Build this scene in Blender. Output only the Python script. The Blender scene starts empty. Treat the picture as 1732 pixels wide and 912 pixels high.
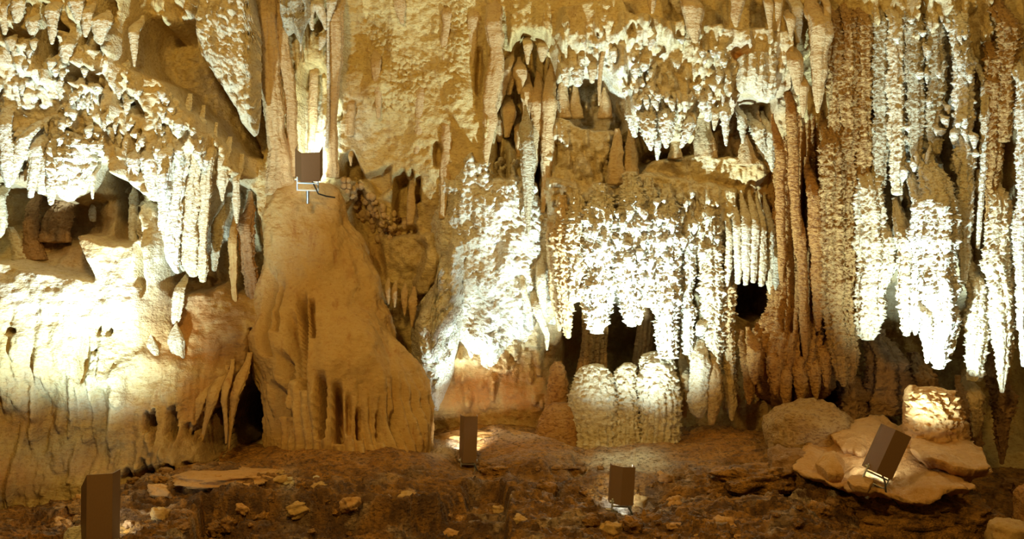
import bpy, math, random
import numpy as np
from mathutils import Vector, Matrix

random.seed(7)
C = bpy.context.scene.collection
F = 1905.0                      # focal length in pixels of the 1732 x 912 frame
ZC = 2.5                        # eye height above datum

# ------------------------------------------------------------------ camera, world, lamps, exposure
sc = bpy.context.scene
cam_d = bpy.data.cameras.new('camera')
cam_d.sensor_width = 36.0
cam_d.lens = 36.0 * F / 1732.0
cam_d.clip_end = 200
cam = bpy.data.objects.new('camera', cam_d); C.objects.link(cam)
cam.location = (0, 0, ZC); cam.rotation_euler = (math.pi / 2, 0, 0)
sc.camera = cam
sc.view_settings.view_transform = 'Standard'
sc.view_settings.look = 'None'
sc.view_settings.gamma = 1.0
sc.view_settings.use_curve_mapping = False
sc.view_settings.exposure = 0.0

def P(px, py, d):
    return Vector(((px - 866) * d / F, d, ZC - (py - 456) * d / F))

w = bpy.data.worlds.new('cave_air'); sc.world = w; w.use_nodes = True
w.node_tree.nodes['Background'].inputs[0].default_value = (1.0, 0.60, 0.18, 1)
w.node_tree.nodes['Background'].inputs[1].default_value = 0.06

def spot(name, loc, target, power, size=100, blend=0.9, col=(0.64, 0.90, 1.0), rad=0.05):
    l = bpy.data.lights.new(name, 'SPOT'); l.energy = power; l.color = col
    l.spot_size = math.radians(size); l.spot_blend = blend; l.shadow_soft_size = rad
    o = bpy.data.objects.new(name, l); C.objects.link(o); o.location = loc
    o.rotation_euler = (Vector(target) - Vector(loc)).to_track_quat('-Z', 'Y').to_euler()
    return o
def area(name, loc, target, power, sx, sy, col):
    l = bpy.data.lights.new(name, 'AREA'); l.energy = power; l.color = col
    l.shape = 'RECTANGLE'; l.size = sx; l.size_y = sy
    o = bpy.data.objects.new(name, l); C.objects.link(o); o.location = loc
    o.rotation_euler = (Vector(target) - Vector(loc)).to_track_quat('-Z', 'Y').to_euler()
    return o
WARM = (1.0, 0.655, 0.17)
# added warm fill lamps for the cave's ambient light, above and ahead of the viewpoint
area('fill_lamp', (-2.0, 4.2, 5.2), (-1.0, 11, 4.6), 172, 0.5, 0.3, WARM)
area('fill_lamp', (3.0, 4.2, 5.2), (2.2, 11, 4.8), 85, 0.5, 0.3, WARM)
# floodlights standing before the wall: position on their lamp housing, aim, power
spot('floodlight_beam', P(168, 868, 8.05), P(85, 175, 9.6), 1450, 94, 1.0)
spot('floodlight_beam', P(526, 296, 10.75), P(528, 215, 11.6), 100, 120)
spot('floodlight_beam', P(792, 765, 10.28), P(822, 340, 10.9), 2200, 84, 1.0)
spot('floodlight_beam', P(1050, 820, 9.12), P(1085, 260, 10.5), 1500, 94, 1.0)
spot('floodlight_beam', P(1494, 755, 8.80), P(1690, 340, 9.7), 900, 94, 1.0)

# ------------------------------------------------------------------ noise
_rng = np.random.RandomState(11)
_perm = np.concatenate([_rng.permutation(256)] * 3).astype(np.int32)
_val = _rng.uniform(-1, 1, 256).astype(np.float32)
_grad = _rng.normal(size=(256, 3)); _grad /= np.linalg.norm(_grad, axis=1)[:, None]; _grad = _grad.astype(np.float32)
def noise(p):
    p = np.asarray(p, np.float32)
    i = np.floor(p).astype(np.int32); f = p - i
    u = f * f * f * (f * (f * 6 - 15) + 10)
    i &= 255
    out = 0
    for dx in (0, 1):
        ax = _perm[i[:, 0] + dx]; wx = u[:, 0] if dx else 1 - u[:, 0]
        for dy in (0, 1):
            ay = _perm[(ax + i[:, 1] + dy)]; wy = wx * (u[:, 1] if dy else 1 - u[:, 1])
            for dz in (0, 1):
                h = _perm[(ay + i[:, 2] + dz)]
                g = _grad[h]
                dot = g[:, 0] * (f[:, 0] - dx) + g[:, 1] * (f[:, 1] - dy) + g[:, 2] * (f[:, 2] - dz)
                out = out + dot * wy * (u[:, 2] if dz else 1 - u[:, 2])
    return out * 1.5
def fbm(p, o=4, g=0.5):
    p = np.asarray(p, np.float32); a = 1.0; s = 0
    for k in range(o):
        s = s + a * noise(p + 17.3 * k); p = p * 2.03; a *= g
    return s
def sc3(p, sx, sy, sz, off=0.0):
    return np.asarray(p, np.float32) * np.array([sx, sy, sz], np.float32) + off
def sstep(a, b, x):
    t = np.clip((x - a) / (b - a), 0, 1); return t * t * (3 - 2 * t)

# ------------------------------------------------------------------ materials
def rock_mat(name, base, second, deep, rough=0.75, bump=0.5, frill=0.6, attr=False, fine=1.0, pscale=2.2):
    m = bpy.data.materials.new(name); m.use_nodes = True
    nt = m.node_tree; n = nt.nodes; L = nt.links
    bs = n['Principled BSDF']; bs.inputs['Roughness'].default_value = rough
    bs.inputs['Specular IOR Level'].default_value = 0.25
    tc = n.new('ShaderNodeNewGeometry')
    def mapped(scale):
        mp = n.new('ShaderNodeMapping'); mp.inputs['Scale'].default_value = scale
        L.new(tc.outputs['Position'], mp.inputs['Vector']); return mp.outputs[0]
    def nz(scale, detail, rgh, vec):
        t = n.new('ShaderNodeTexNoise'); t.inputs['Scale'].default_value = scale
        t.inputs['Detail'].default_value = detail; t.inputs['Roughness'].default_value = rgh
        L.new(vec, t.inputs['Vector']); return t.outputs['Fac']
    def ramp(fac, a, b):
        r = n.new('ShaderNodeMapRange'); r.inputs[1].default_value = a; r.inputs[2].default_value = b
        L.new(fac, r.inputs[0]); return r.outputs[0]
    def mix(fac, a, b):
        x = n.new('ShaderNodeMix'); x.data_type = 'RGBA'
        L.new(fac, x.inputs[0])
        for s, v in ((6, a), (7, b)):
            if isinstance(v, tuple): x.inputs[s].default_value = (*v, 1)
            else: L.new(v, x.inputs[s])
        return x.outputs[2]
    patch = ramp(nz(pscale, 5, 0.62, mapped((1.6, 1.6, 0.7))), 0.38, 0.66)
    col = mix(patch, base, second)
    streak = ramp(nz(4.0, 5, 0.65, mapped((3.2, 3.2, 0.55))), 0.56, 0.80)
    col = mix(streak, col, deep)
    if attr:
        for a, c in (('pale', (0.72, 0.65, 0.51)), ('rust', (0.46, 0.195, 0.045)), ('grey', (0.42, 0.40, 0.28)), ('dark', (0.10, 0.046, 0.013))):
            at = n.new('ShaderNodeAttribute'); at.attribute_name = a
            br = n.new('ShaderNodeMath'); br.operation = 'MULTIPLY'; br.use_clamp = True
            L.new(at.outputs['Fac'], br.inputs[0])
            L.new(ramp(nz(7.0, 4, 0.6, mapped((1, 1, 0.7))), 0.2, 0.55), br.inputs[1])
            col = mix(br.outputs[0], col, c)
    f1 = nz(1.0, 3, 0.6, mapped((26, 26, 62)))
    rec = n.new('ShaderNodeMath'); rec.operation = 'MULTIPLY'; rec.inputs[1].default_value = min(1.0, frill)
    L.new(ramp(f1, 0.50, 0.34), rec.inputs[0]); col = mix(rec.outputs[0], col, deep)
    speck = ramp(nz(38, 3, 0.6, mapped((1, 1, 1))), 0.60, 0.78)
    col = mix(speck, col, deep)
    L.new(col, bs.inputs['Base Color'])
    # bump: frilled horizontal crust ridges, grain, pits
    f2 = nz(1.0, 3, 0.6, mapped((60 * fine, 60 * fine, 60 * fine)))
    vo = n.new('ShaderNodeTexVoronoi'); vo.inputs['Scale'].default_value = 24
    L.new(mapped((1, 1, 0.9)), vo.inputs['Vector'])
    b1 = n.new('ShaderNodeBump'); b1.inputs['Strength'].default_value = frill; b1.inputs['Distance'].default_value = 0.028
    L.new(f1, b1.inputs['Height'])
    b2 = n.new('ShaderNodeBump'); b2.inputs['Strength'].default_value = bump; b2.inputs['Distance'].default_value = 0.016
    L.new(f2, b2.inputs['Height']); L.new(b1.outputs[0], b2.inputs['Normal'])
    b3 = n.new('ShaderNodeBump'); b3.inputs['Strength'].default_value = bump * 0.5; b3.inputs['Distance'].default_value = 0.02
    L.new(vo.outputs['Distance'], b3.inputs['Height']); L.new(b2.outputs[0], b3.inputs['Normal'])
    L.new(b3.outputs[0], bs.inputs['Normal'])
    return m
M = {}
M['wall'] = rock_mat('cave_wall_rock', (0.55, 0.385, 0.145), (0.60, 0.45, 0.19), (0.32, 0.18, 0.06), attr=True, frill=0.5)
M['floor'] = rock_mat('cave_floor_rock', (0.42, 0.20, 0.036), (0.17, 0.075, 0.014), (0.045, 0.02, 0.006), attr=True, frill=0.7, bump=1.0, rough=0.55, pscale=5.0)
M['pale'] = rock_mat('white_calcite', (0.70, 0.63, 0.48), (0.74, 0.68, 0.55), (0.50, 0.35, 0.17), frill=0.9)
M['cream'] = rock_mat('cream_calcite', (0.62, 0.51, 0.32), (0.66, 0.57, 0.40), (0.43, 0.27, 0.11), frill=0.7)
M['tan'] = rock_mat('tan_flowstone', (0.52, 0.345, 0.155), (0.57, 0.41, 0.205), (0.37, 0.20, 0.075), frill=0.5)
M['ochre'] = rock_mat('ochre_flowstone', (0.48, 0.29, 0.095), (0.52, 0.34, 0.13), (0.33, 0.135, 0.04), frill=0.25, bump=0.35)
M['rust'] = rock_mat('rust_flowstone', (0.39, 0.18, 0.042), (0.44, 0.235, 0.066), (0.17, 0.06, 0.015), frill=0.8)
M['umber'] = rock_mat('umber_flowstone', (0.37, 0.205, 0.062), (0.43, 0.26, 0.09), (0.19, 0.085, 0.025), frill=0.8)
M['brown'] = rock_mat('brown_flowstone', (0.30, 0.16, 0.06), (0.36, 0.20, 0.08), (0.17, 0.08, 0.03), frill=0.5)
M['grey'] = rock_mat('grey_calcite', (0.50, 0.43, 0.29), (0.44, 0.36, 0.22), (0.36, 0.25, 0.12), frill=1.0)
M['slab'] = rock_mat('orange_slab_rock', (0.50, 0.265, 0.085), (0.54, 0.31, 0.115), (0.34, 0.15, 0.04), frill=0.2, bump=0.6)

def plain(name, col, rough=0.5, metal=0.0, emit=None):
    m = bpy.data.materials.new(name); m.use_nodes = True
    n = m.node_tree.nodes; L = m.node_tree.links; b = n['Principled BSDF']
    t = n.new('ShaderNodeTexNoise'); t.inputs['Scale'].default_value = 30; t.inputs['Detail'].default_value = 4
    r = n.new('ShaderNodeMix'); r.data_type = 'RGBA'
    r.inputs[6].default_value = (*[c * 0.85 for c in col], 1); r.inputs[7].default_value = (*[min(1, c * 1.12) for c in col], 1)
    L.new(t.outputs['Fac'], r.inputs[0]); L.new(r.outputs[2], b.inputs['Base Color'])
    b.inputs['Roughness'].default_value = rough; b.inputs['Metallic'].default_value = metal
    if emit:
        b.inputs['Emission Color'].default_value = (*emit[0], 1); b.inputs['Emission Strength'].default_value = emit[1]
    return m
M['shield'] = plain('brown_painted_steel', (0.19, 0.10, 0.04), 0.55)
M['steel'] = plain('galvanised_steel', (0.62, 0.62, 0.60), 0.32, 0.9)
M['housing'] = plain('black_lamp_casting', (0.03, 0.028, 0.026), 0.5)
M['lens'] = plain('lit_floodlight_glass', (0.9, 0.95, 1.0), 0.1, 0.0, ((0.8, 0.95, 1.0), 45.0))
M['lens_hot'] = plain('bright_floodlight_glass', (0.9, 0.95, 1.0), 0.1, 0.0, ((0.9, 0.95, 0.9), 220.0))
M['cable'] = plain('black_rubber_cable', (0.02, 0.018, 0.016), 0.6)

# ------------------------------------------------------------------ mesh helpers
def build(name, V, Q, mat, parent=None, loc=None, smooth=True, tris=None):
    V = np.asarray(V, np.float32)
    if loc is None: loc = (0, 0, 0)
    V = V - np.array(loc, np.float32)
    me = bpy.data.meshes.new(name)
    Q = np.asarray(Q, np.int32).reshape(-1, 4) if Q is not None and len(Q) else np.zeros((0, 4), np.int32)
    T = np.asarray(tris, np.int32).reshape(-1, 3) if tris is not None and len(tris) else np.zeros((0, 3), np.int32)
    me.vertices.add(len(V)); me.vertices.foreach_set('co', V.ravel())
    nl = Q.size + T.size
    me.loops.add(nl); me.loops.foreach_set('vertex_index', np.concatenate([Q.ravel(), T.ravel()]).astype(np.int32))
    npoly = len(Q) + len(T)
    me.polygons.add(npoly)
    ls = np.concatenate([np.arange(len(Q)) * 4, Q.size + np.arange(len(T)) * 3]).astype(np.int32)
    me.polygons.foreach_set('loop_start', ls)
    me.update(calc_edges=True); me.validate()
    me.polygons.foreach_set('use_smooth', np.full(len(me.polygons), smooth))
    me.materials.append(mat)
    o = bpy.data.objects.new(name, me); C.objects.link(o)
    o.location = loc
    if parent is not None: o.parent = parent
    return o
def tag(o, label, cat, group=None, kind=None):
    o['label'] = label; o['category'] = cat
    if group: o['group'] = group
    o['kind'] = kind or 'thing'
    return o
def grid_quads(nu, nv, wrap=False):
    a = np.arange(nu * nv).reshape(nv, nu)
    if wrap:
        b = np.roll(a, -1, axis=1)
        q = np.stack([a[:-1], b[:-1], b[1:], a[1:]], -1)
    else:
        q = np.stack([a[:-1, :-1], a[:-1, 1:], a[1:, 1:], a[1:, :-1]], -1)
    return q.reshape(-1, 4)
def shepard(pts, X, Z, p=3.2):
    pts = np.array(pts, np.float32); num = 0; den = 0
    for (a, b, c) in pts:
        wgt = 1.0 / (((X - a) ** 2 + (Z - b) ** 2) / 1e4 + 0.12) ** (p / 2)
        num = num + wgt * c; den = den + wgt
    return num / den
def poly_sd(poly, U, V):
    """signed distance (negative inside) of points to a polygon"""
    p = np.array(poly, np.float32); d2 = np.full(U.shape, 1e12, np.float32); ins = np.zeros(U.shape, bool)
    for k in range(len(p)):
        a = p[k]; b = p[(k + 1) % len(p)]; e = b - a
        t = np.clip(((U - a[0]) * e[0] + (V - a[1]) * e[1]) / max(e @ e, 1e-9), 0, 1)
        d2 = np.minimum(d2, (U - a[0] - t * e[0]) ** 2 + (V - a[1] - t * e[1]) ** 2)
        c = ((a[1] <= V) & (V < b[1])) | ((b[1] <= V) & (V < a[1]))
        if abs(e[1]) > 1e-9:
            ins ^= c & (U < a[0] + (V - a[1]) / e[1] * e[0])
    d = np.sqrt(d2); return np.where(ins, -d, d)
def relief_mask(poly, U, V, soft, pad=40):
    p = np.array(poly); m = np.zeros(U.shape, np.float32)
    sel = (U > p[:, 0].min() - pad) & (U < p[:, 0].max() + pad) & (V > p[:, 1].min() - pad) & (V < p[:, 1].max() + pad)
    if sel.any():
        m[sel] = sstep(soft, -soft, poly_sd(poly, U[sel], V[sel]))
    return m
def ell(cx, cy, rx, ry, n=18):
    return [(cx + rx * math.cos(2 * math.pi * k / n), cy + ry * math.sin(2 * math.pi * k / n)) for k in range(n)]

# ------------------------------------------------------------------ the cave wall (a relief y = H(x, z))
DX = 0.0125
xs = np.arange(-6.4, 6.4, DX, dtype=np.float32); zs = np.arange(5.9, 0.1, -DX, dtype=np.float32)
X, Z = np.meshgrid(xs, zs)
CTRL = [(-250,100,9.5),(0,0,9.5),(150,0,9.5),(0,100,9.7),(150,100,9.7),(300,60,10.0),(400,60,10.4),(0,250,10.0),(150,250,10.0),(300,250,10.1),(400,300,10.6),
 (-250,420,9.8),(0,390,10.0),(100,385,10.1),(0,445,9.55),(90,450,9.55),(150,430,9.5),(185,405,9.6),(215,430,9.5),(200,500,9.5),(0,520,9.4),(100,520,9.4),(0,590,9.5),(100,590,9.5),(200,580,9.6),(0,700,9.6),(100,700,9.65),(200,700,9.7),(300,700,9.75),
 (0,850,9.4),(150,850,9.45),(300,800,9.5),(330,520,10.2),(300,620,9.8),(390,620,10.1),(400,450,10.7),(440,700,10.9),(-250,700,9.4),
 (460,60,11.0),(460,200,11.0),(520,100,11.1),(600,60,11.2),(700,60,11.1),(800,60,11.0),(650,250,11.2),(600,400,11.4),(700,420,11.2),(700,500,11.4),(640,600,11.6),(800,200,10.85),(870,190,10.95),(740,250,11.0),(810,290,10.9),(800,380,11.2),(820,480,11.3),(850,560,11.1),(850,620,11.0),(800,690,11.05),(900,690,11.0),(800,760,11.1),
 (880,150,11.2),(900,300,11.1),(980,60,10.6),(1000,150,10.85),(1000,350,10.9),(1100,50,10.4),(1100,150,10.65),(1100,240,10.85),(1100,400,10.8),(1200,150,10.65),(1200,230,10.85),(1200,400,10.85),(1250,40,10.4),(1000,480,11.0),(1000,620,11.9),(1100,620,11.9),(1200,620,11.2),(1280,400,11.0),(1350,300,10.7),(1290,620,10.9),(1400,650,11.1),(1250,720,11.0),(1100,720,11.4),
 (1420,60,10.3),(1500,20,10.0),(1500,150,10.25),(1600,0,9.7),(1600,100,9.9),(1700,100,9.9),(1950,100,9.4),(1450,350,10.6),(1540,350,10.3),(1640,350,10.2),(1720,350,10.0),(1500,520,10.8),(1500,640,11.0),(1600,640,11.1),(1700,700,10.9),(1950,700,9.8),(1500,800,11.0),(1700,850,10.6),(1950,400,9.5),
 (0,-200,9.4),(300,-200,9.8),(600,-200,10.8),(900,-200,10.7),(1200,-200,10.2),(1500,-200,9.9),(1800,-200,9.4)]
H0 = np.full(X.shape, 10.5, np.float32)
# two passes: pixel address of every wall point from its own depth, then the surveyed depth there (coarse grid, then upsampled)
st = 8
Xc, Zc_ = X[::st, ::st], Z[::st, ::st]
Hc = np.full(Xc.shape, 10.5, np.float32)
for _ in range(4):
    Hc = shepard(CTRL, 866 + F * Xc / Hc, 456 - F * (Zc_ - ZC) / Hc).astype(np.float32)
ii = np.clip(np.arange(X.shape[0]) / st, 0, Xc.shape[0] - 1.001); jj = np.clip(np.arange(X.shape[1]) / st, 0, Xc.shape[1] - 1.001)
i0 = ii.astype(int); fi = (ii - i0)[:, None]; j0 = jj.astype(int); fj = (jj - j0)[None]
def up(A):
    return ((A[i0][:, j0] * (1 - fj) + A[i0][:, j0 + 1] * fj) * (1 - fi) + (A[i0 + 1][:, j0] * (1 - fj) + A[i0 + 1][:, j0 + 1] * fj) * fi).astype(np.float32)
H = up(Hc)
U0 = 866 + F * X / H; V0 = 456 - F * (Z - ZC) / H
PW = np.stack([X.ravel(), H.ravel(), Z.ravel()], -1)
wu = (fbm(sc3(PW, 5, 5, 3), 3) * 5).reshape(X.shape); wv = (fbm(sc3(PW, 6, 6, 4, 31.0), 3) * 5).reshape(X.shape)
U = U0 + wu; V = V0 + wv
# (outline, push in metres: + into the rock / - towards the viewer, edge softness)
REL = [
 # upper left overhang and the alcove beneath it
 ([(-300,-100),(250,-100),(240,60),(228,118),(300,150),(345,190),(400,240),(425,300),(330,335),(265,338),(240,310),(222,300),(212,275),(195,268),(168,285),(157,325),(120,335),(95,325),(60,318),(20,300),(-300,310)], -0.42, 7),
 ([(-300,318),(20,308),(60,330),(120,342),(163,300),(170,276),(183,268),(198,276),(205,290),(222,305),(236,335),(232,395),(215,415),(122,395),(150,470),(60,455),(0,440),(-300,440)], 0.55, 7),
 ([(163,400),(165,290),(182,266),(199,288),(200,395)], 0.25, 5), ([(200,390),(200,300),(209,282),(220,300),(222,390)], 0.22, 4),
 ([(238,70),(255,32),(275,35),(285,50),(335,42),(345,100),(365,125),(400,180),(440,262),(415,262),(375,225),(330,185),(300,148),(262,130),(240,105)], 0.65, 7),
 ([(10,5),(38,5),(42,40),(20,60),(8,60)], 0.3, 5), ([(45,35),(58,60),(70,70),(95,80),(88,98),(60,95),(45,80)], 0.25, 5),
 ([(102,20),(120,28),(140,62),(150,70),(135,75),(132,120),(112,125),(98,90)], 0.45, 5),
 ([(145,135),(165,128),(200,140),(208,165),(185,160),(165,158),(150,162),(140,155)], 0.4, 4),
 ([(190,10),(215,10),(225,30),(215,60),(195,50)], 0.35, 5), (ell(180,82,5,14), 0.3, 3), (ell(198,98,8,6), 0.25, 3),
 (ell(238,178,9,14), 0.3, 3), (ell(254,188,7,12), 0.3, 3), (ell(264,192,5,14), 0.3, 3), (ell(118,120,14,14), 0.3, 4),(ell(105,185,6,8), 0.2, 3),(ell(148,205,8,6), 0.2, 3),(ell(180,225,5,5), 0.15, 3),(ell(264,240,4,8), 0.2, 3),(ell(220,228,5,7), 0.2, 3),
 # behind the hanging drapes
 ([(270,480),(283,395),(300,460),(345,470),(352,380),(365,320),(395,300),(425,330),(440,420),(440,500),(380,480),(300,500)], 0.5, 8),
 ([(230,415),(242,440),(246,490),(238,500),(228,480)], 0.3, 5),
 # lower left flowstone skirt with its drip holes
 ([(180,640),(240,590),(300,608),(395,625),(400,690),(385,765),(330,785),(200,800)], -0.12, 14),
 (ell(259,708,4,16), 0.4, 3),(ell(271,716,6,28), 0.5, 3),(ell(301,716,7,27), 0.55, 3),(ell(325,726,7,14), 0.45, 3),
 ([(350,690),(340,748),(334,744),(340,700)], 0.5, 3),([(377,665),(381,740),(374,785),(362,784),(350,740),(348,705),(365,685)], 0.7, 3),(ell(383,712,6,22), 0.5, 3),
 ([(425,560),(448,560),(446,740),(400,770),(380,785),(388,735),(405,690),(415,650)], 0.7, 6),
 ([(217,805),(223,788),(232,805)], 0.4, 3),([(243,812),(253,770),(261,808)], 0.45, 3),(ell(268,796,4,13), 0.4, 3),(ell(295,793,5,14), 0.4, 3),(ell(321,788,6,10), 0.4, 3),(ell(345,790,14,7), 0.4, 4),
 (ell(70,700,10,60), 0.12, 8),(ell(140,610,9,40), 0.12, 7),(ell(18,562,9,5), 0.15, 4),(ell(166,558,4,8), 0.25, 2),(ell(183,560,4,8), 0.25, 2),(ell(160,595,3,4), 0.2, 2),
 # niche with the upper floodlight and pillars
 ([(497,170),(510,110),(545,110),(562,140),(562,290),(500,300)], 0.45, 6),
 ([(445,50),(455,30),(468,55),(466,70),(450,70)], 0.25, 5),(ell(513,128,6,14), 0.3, 4),(ell(545,40,7,14), 0.25, 4),(ell(568,185,7,16), 0.3, 4),
 # pocket row beside the mound
 ([(572,300),(583,262),(596,258),(606,275),(614,300)], 0.45, 4),([(664,380),(668,300),(678,288),(688,300),(690,375)], 0.4, 5),([(700,340),(703,300),(712,300),(714,340)], 0.3, 4),([(610,300),(660,282),(662,320),(640,330)], 0.2, 5),(ell(694,305,5,20), 0.2, 4),
 ([(600,300),(640,380),(700,390),(720,420),(700,500),(720,560),(690,540),(640,470),(590,360)], 0.28, 10),
 ([(640,400),(735,395),(745,440),(735,500),(690,510),(650,480)], -0.22, 8),
 (ell(812,330,6,6), 0.15, 4),(ell(740,260,8,20), 0.15, 6),(ell(810,120,6,40), 0.18, 5),
 # arch with shadowed folds
 ([(868,75),(885,55),(920,55),(945,75),(950,110),(935,150),(930,230),(880,260),(835,200),(850,120)], 0.42, 6),
 ([(835,300),(845,200),(858,205),(856,300)], 0.2, 5),([(905,240),(912,200),(908,280),(900,330)], 0.25, 4),
 ([(903,290),(913,255),(916,280),(910,330),(905,380)], 0.35, 4),([(948,440),(952,330),(956,340),(956,450)], 0.35, 3),
 # upper right crust, its alcoves and shelf
 ([(950,20),(1050,5),(1060,30),(1130,45),(1240,55),(1330,60),(1330,160),(1312,170),(1240,160),(1235,200),(1175,200),(1165,245),(1090,250),(1075,215),(1055,190),(1040,160),(1015,130),(940,135),(935,80)], -0.3, 6),
 ([(935,150),(945,132),(1012,128),(1035,145),(1060,165),(1062,235),(1045,220),(1000,215),(935,190)], 0.42, 6),
 ([(1030,300),(1040,235),(1075,215),(1095,250),(1160,250),(1178,200),(1235,205),(1245,165),(1312,170),(1312,260),(1290,268),(1180,262),(1110,268),(1080,295)], 0.5, 5),
 ([(1075,290),(1110,268),(1180,260),(1285,268),(1300,290),(1285,310),(1200,310),(1120,285)], -0.12, 10),
 ([(920,300),(1000,325),(1035,320),(1090,295),(1190,310),(1240,322),(1240,450),(1220,500),(1150,520),(1100,515),(1045,440),(1000,500),(930,470)], -0.2, 8),
 (ell(1240,100,14,12), 0.12, 4),(ell(1062,68,8,14), 0.2, 4),(ell(1035,100,5,20), 0.1, 3),
 # great opening under the bank
 ([(948,500),(985,490),(1025,520),(1042,445),(1055,520),(1115,510),(1150,440),(1160,560),(1150,650),(960,650)], 0.9, 7),
 ([(1172,470),(1180,445),(1190,500),(1188,560),(1172,580),(1165,570)], 0.5, 3),([(1143,580),(1146,445),(1150,440),(1156,560)], 0.4, 3),
 ([(1246,480),(1310,480),(1316,500),(1305,535),(1270,542),(1246,530)], 0.9, 5),
 ([(1285,675),(1293,636),(1302,675)], 0.5, 4),([(1395,690),(1410,640),(1440,655),(1470,700),(1430,720)], 0.5, 8),
 ([(1404,-300),(1900,-300),(1900,470),(1404,480)], 0.16, 8),
 # right hand curtain: cracks and the hollow below it
 ([(1650,500),(1648,330),(1657,200),(1655,100),(1661,100),(1664,200),(1656,400)], 0.4, 3),
 ([(1700,420),(1708,150),(1722,40),(1730,60),(1722,200),(1715,430)], 0.25, 5),(ell(1565,20,8,26), 0.3, 4),([(1597,140),(1610,145),(1618,270),(1600,280),(1585,240)], 0.12, 5),
 ([(1430,470),(1480,500),(1530,480),(1640,500),(1760,480),(1760,760),(1440,760),(1405,660)], 0.5, 12),
 (ell(1502,30,5,30), 0.2, 4),(ell(1523,60,5,60), 0.2, 4),(ell(1452,80,4,50), 0.2, 4),(ell(1553,190,6,14), 0.25, 4),(ell(1535,345,8,9), 0.3, 4),(ell(1400,60,7,90), 0.25, 5),
]
for poly, dy, soft in REL:
    if dy > 0.35 and poly[0][1] > 560: dy *= 1.5
    H += dy * relief_mask(poly, U, V, soft)
def blobmask(lst):
    m = np.zeros(X.shape, np.float32)
    for cx, cy, rx, ry, a in lst:
        m = np.maximum(m, a * np.exp(-(((U0 - cx) / rx) ** 2 + ((V0 - cy) / ry) ** 2) ** 1.5))
    return m
crust = blobmask([(110,200,170,130,1),(310,120,130,150,.9),(400,120,50,130,.8),(1060,170,140,120,1),(1230,190,110,120,.9),(1080,400,170,130,1),(1580,200,110,320,1),(960,300,60,160,.7)])
flute = blobmask([(330,380,130,160,1),(460,120,60,200,.8),(1480,300,330,420,1),(1300,400,120,240,1),(880,300,80,260,.8),(330,720,130,110,.8),(120,700,250,140,.35),(700,60,130,90,.25)])
PW[:, 1] = H.ravel()
n_big = fbm(sc3(PW, 1.6, 1.0, 1.6, 3.0), 4, 0.5).reshape(X.shape)
n_fl = fbm(sc3(PW, 9, 3, 0.9, 7.0), 3, 0.55).reshape(X.shape)
n_cr = noise(sc3(PW, 11, 6, 8.5, 5.0)).reshape(X.shape)
n_cr2 = noise(sc3(PW, 22, 10, 30, 15.0)).reshape(X.shape)
n_sm = fbm(sc3(PW, 14, 7, 14, 9.0), 3, 0.5).reshape(X.shape)
n_fr = np.abs(noise(sc3(PW, 16, 8, 46, 23.0))).reshape(X.shape)
H -= 0.10 * n_big + flute * 0.085 * (1.2 * np.abs(n_fl) - 0.3) + crust * (0.075 * np.abs(n_cr) + 0.03 * n_cr2) + 0.018 * n_sm + 0.03 * (0.35 + 0.65 * np.maximum(crust, flute * 0.7)) * n_fr

# cracked plates on the smooth middle wall
def cell_edge(p, seed):
    i = np.floor(p).astype(int); f1 = np.full(len(p), 9.0); f2 = np.full(len(p), 9.0)
    for a in (-1, 0, 1):
        for b in (-1, 0, 1):
            c = i + (a, b); h = _perm[(_perm[(c[:, 0] + seed) & 255] + c[:, 1]) & 255]
            d = np.hypot(c[:, 0] + 0.5 + 0.48 * _val[h] - p[:, 0], c[:, 1] + 0.5 + 0.48 * _val[(h + 71) & 255] - p[:, 1])
            f2 = np.where(d < f1, f1, np.minimum(f2, d)); f1 = np.minimum(f1, d)
    return f2 - f1
cm = blobmask([(640,70,40,30,1),(690,130,45,40,1),(775,45,35,50,1),(625,35,25,25,.8),(665,170,50,25,.8),(770,110,25,60,.7),(600,200,30,30,.4),(500,380,60,50,.7),(460,280,30,40,.8),(180,610,60,50,.6),(870,600,80,60,.7)])
sel = cm > 0.05
ce_ = cell_edge(np.stack([X[sel] * 15 + wu[sel] * 0.12, Z[sel] * 15 + wv[sel] * 0.12], -1), 5)
H[sel] += 0.035 * cm[sel] * (1 - sstep(0.03, 0.20, ce_))
# crust drips: drooping lumps that end in a blunt tip
def drips(poly, n, wr, lr, amp, seed):
    r = np.random.RandomState(seed); p = np.array(poly, np.float32); k = 0; tries = 0
    while k < n and tries < n * 30:
        tries += 1
        u = r.uniform(p[:, 0].min(), p[:, 0].max()); v = r.uniform(p[:, 1].min(), p[:, 1].max())
        if poly_sd(poly, np.array([u]), np.array([v]))[0] > 0: continue
        k += 1
        q = P(u, v, 10.3); wd = r.uniform(*wr); ln = r.uniform(*lr); a = amp * r.uniform(0.5, 1.3)
        j1 = int((q.x - wd - xs[0]) / DX); j2 = int((q.x + wd - xs[0]) / DX) + 2
        k1 = int((zs[0] - q.z - ln) / DX); k2 = int((zs[0] - q.z + ln) / DX) + 2
        if j1 < 0 or k1 < 0 or j2 >= X.shape[1] or k2 >= X.shape[0]: continue
        xx = (X[k1:k2, j1:j2] - q.x) / wd; zz = (Z[k1:k2, j1:j2] - q.z) / ln    # +1 top, -1 tip
        t = np.clip((zz + 1) / 2, 0, 1)
        wl = np.sqrt(np.clip(t * 3.5, 0, 1))                                    # narrows to the tip
        prof = np.sqrt(np.clip(1 - (xx / np.maximum(wl, 1e-3)) ** 2, 0, 1)) * sstep(0, 0.14, t) * (1 - t) ** 0.7
        H[k1:k2, j1:j2] -= a * prof
drips([(-40,90),(230,60),(300,150),(400,250),(420,300),(280,330),(120,320),(-40,300)], 260, (0.02, 0.06), (0.05, 0.17), 0.11, 1)
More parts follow.
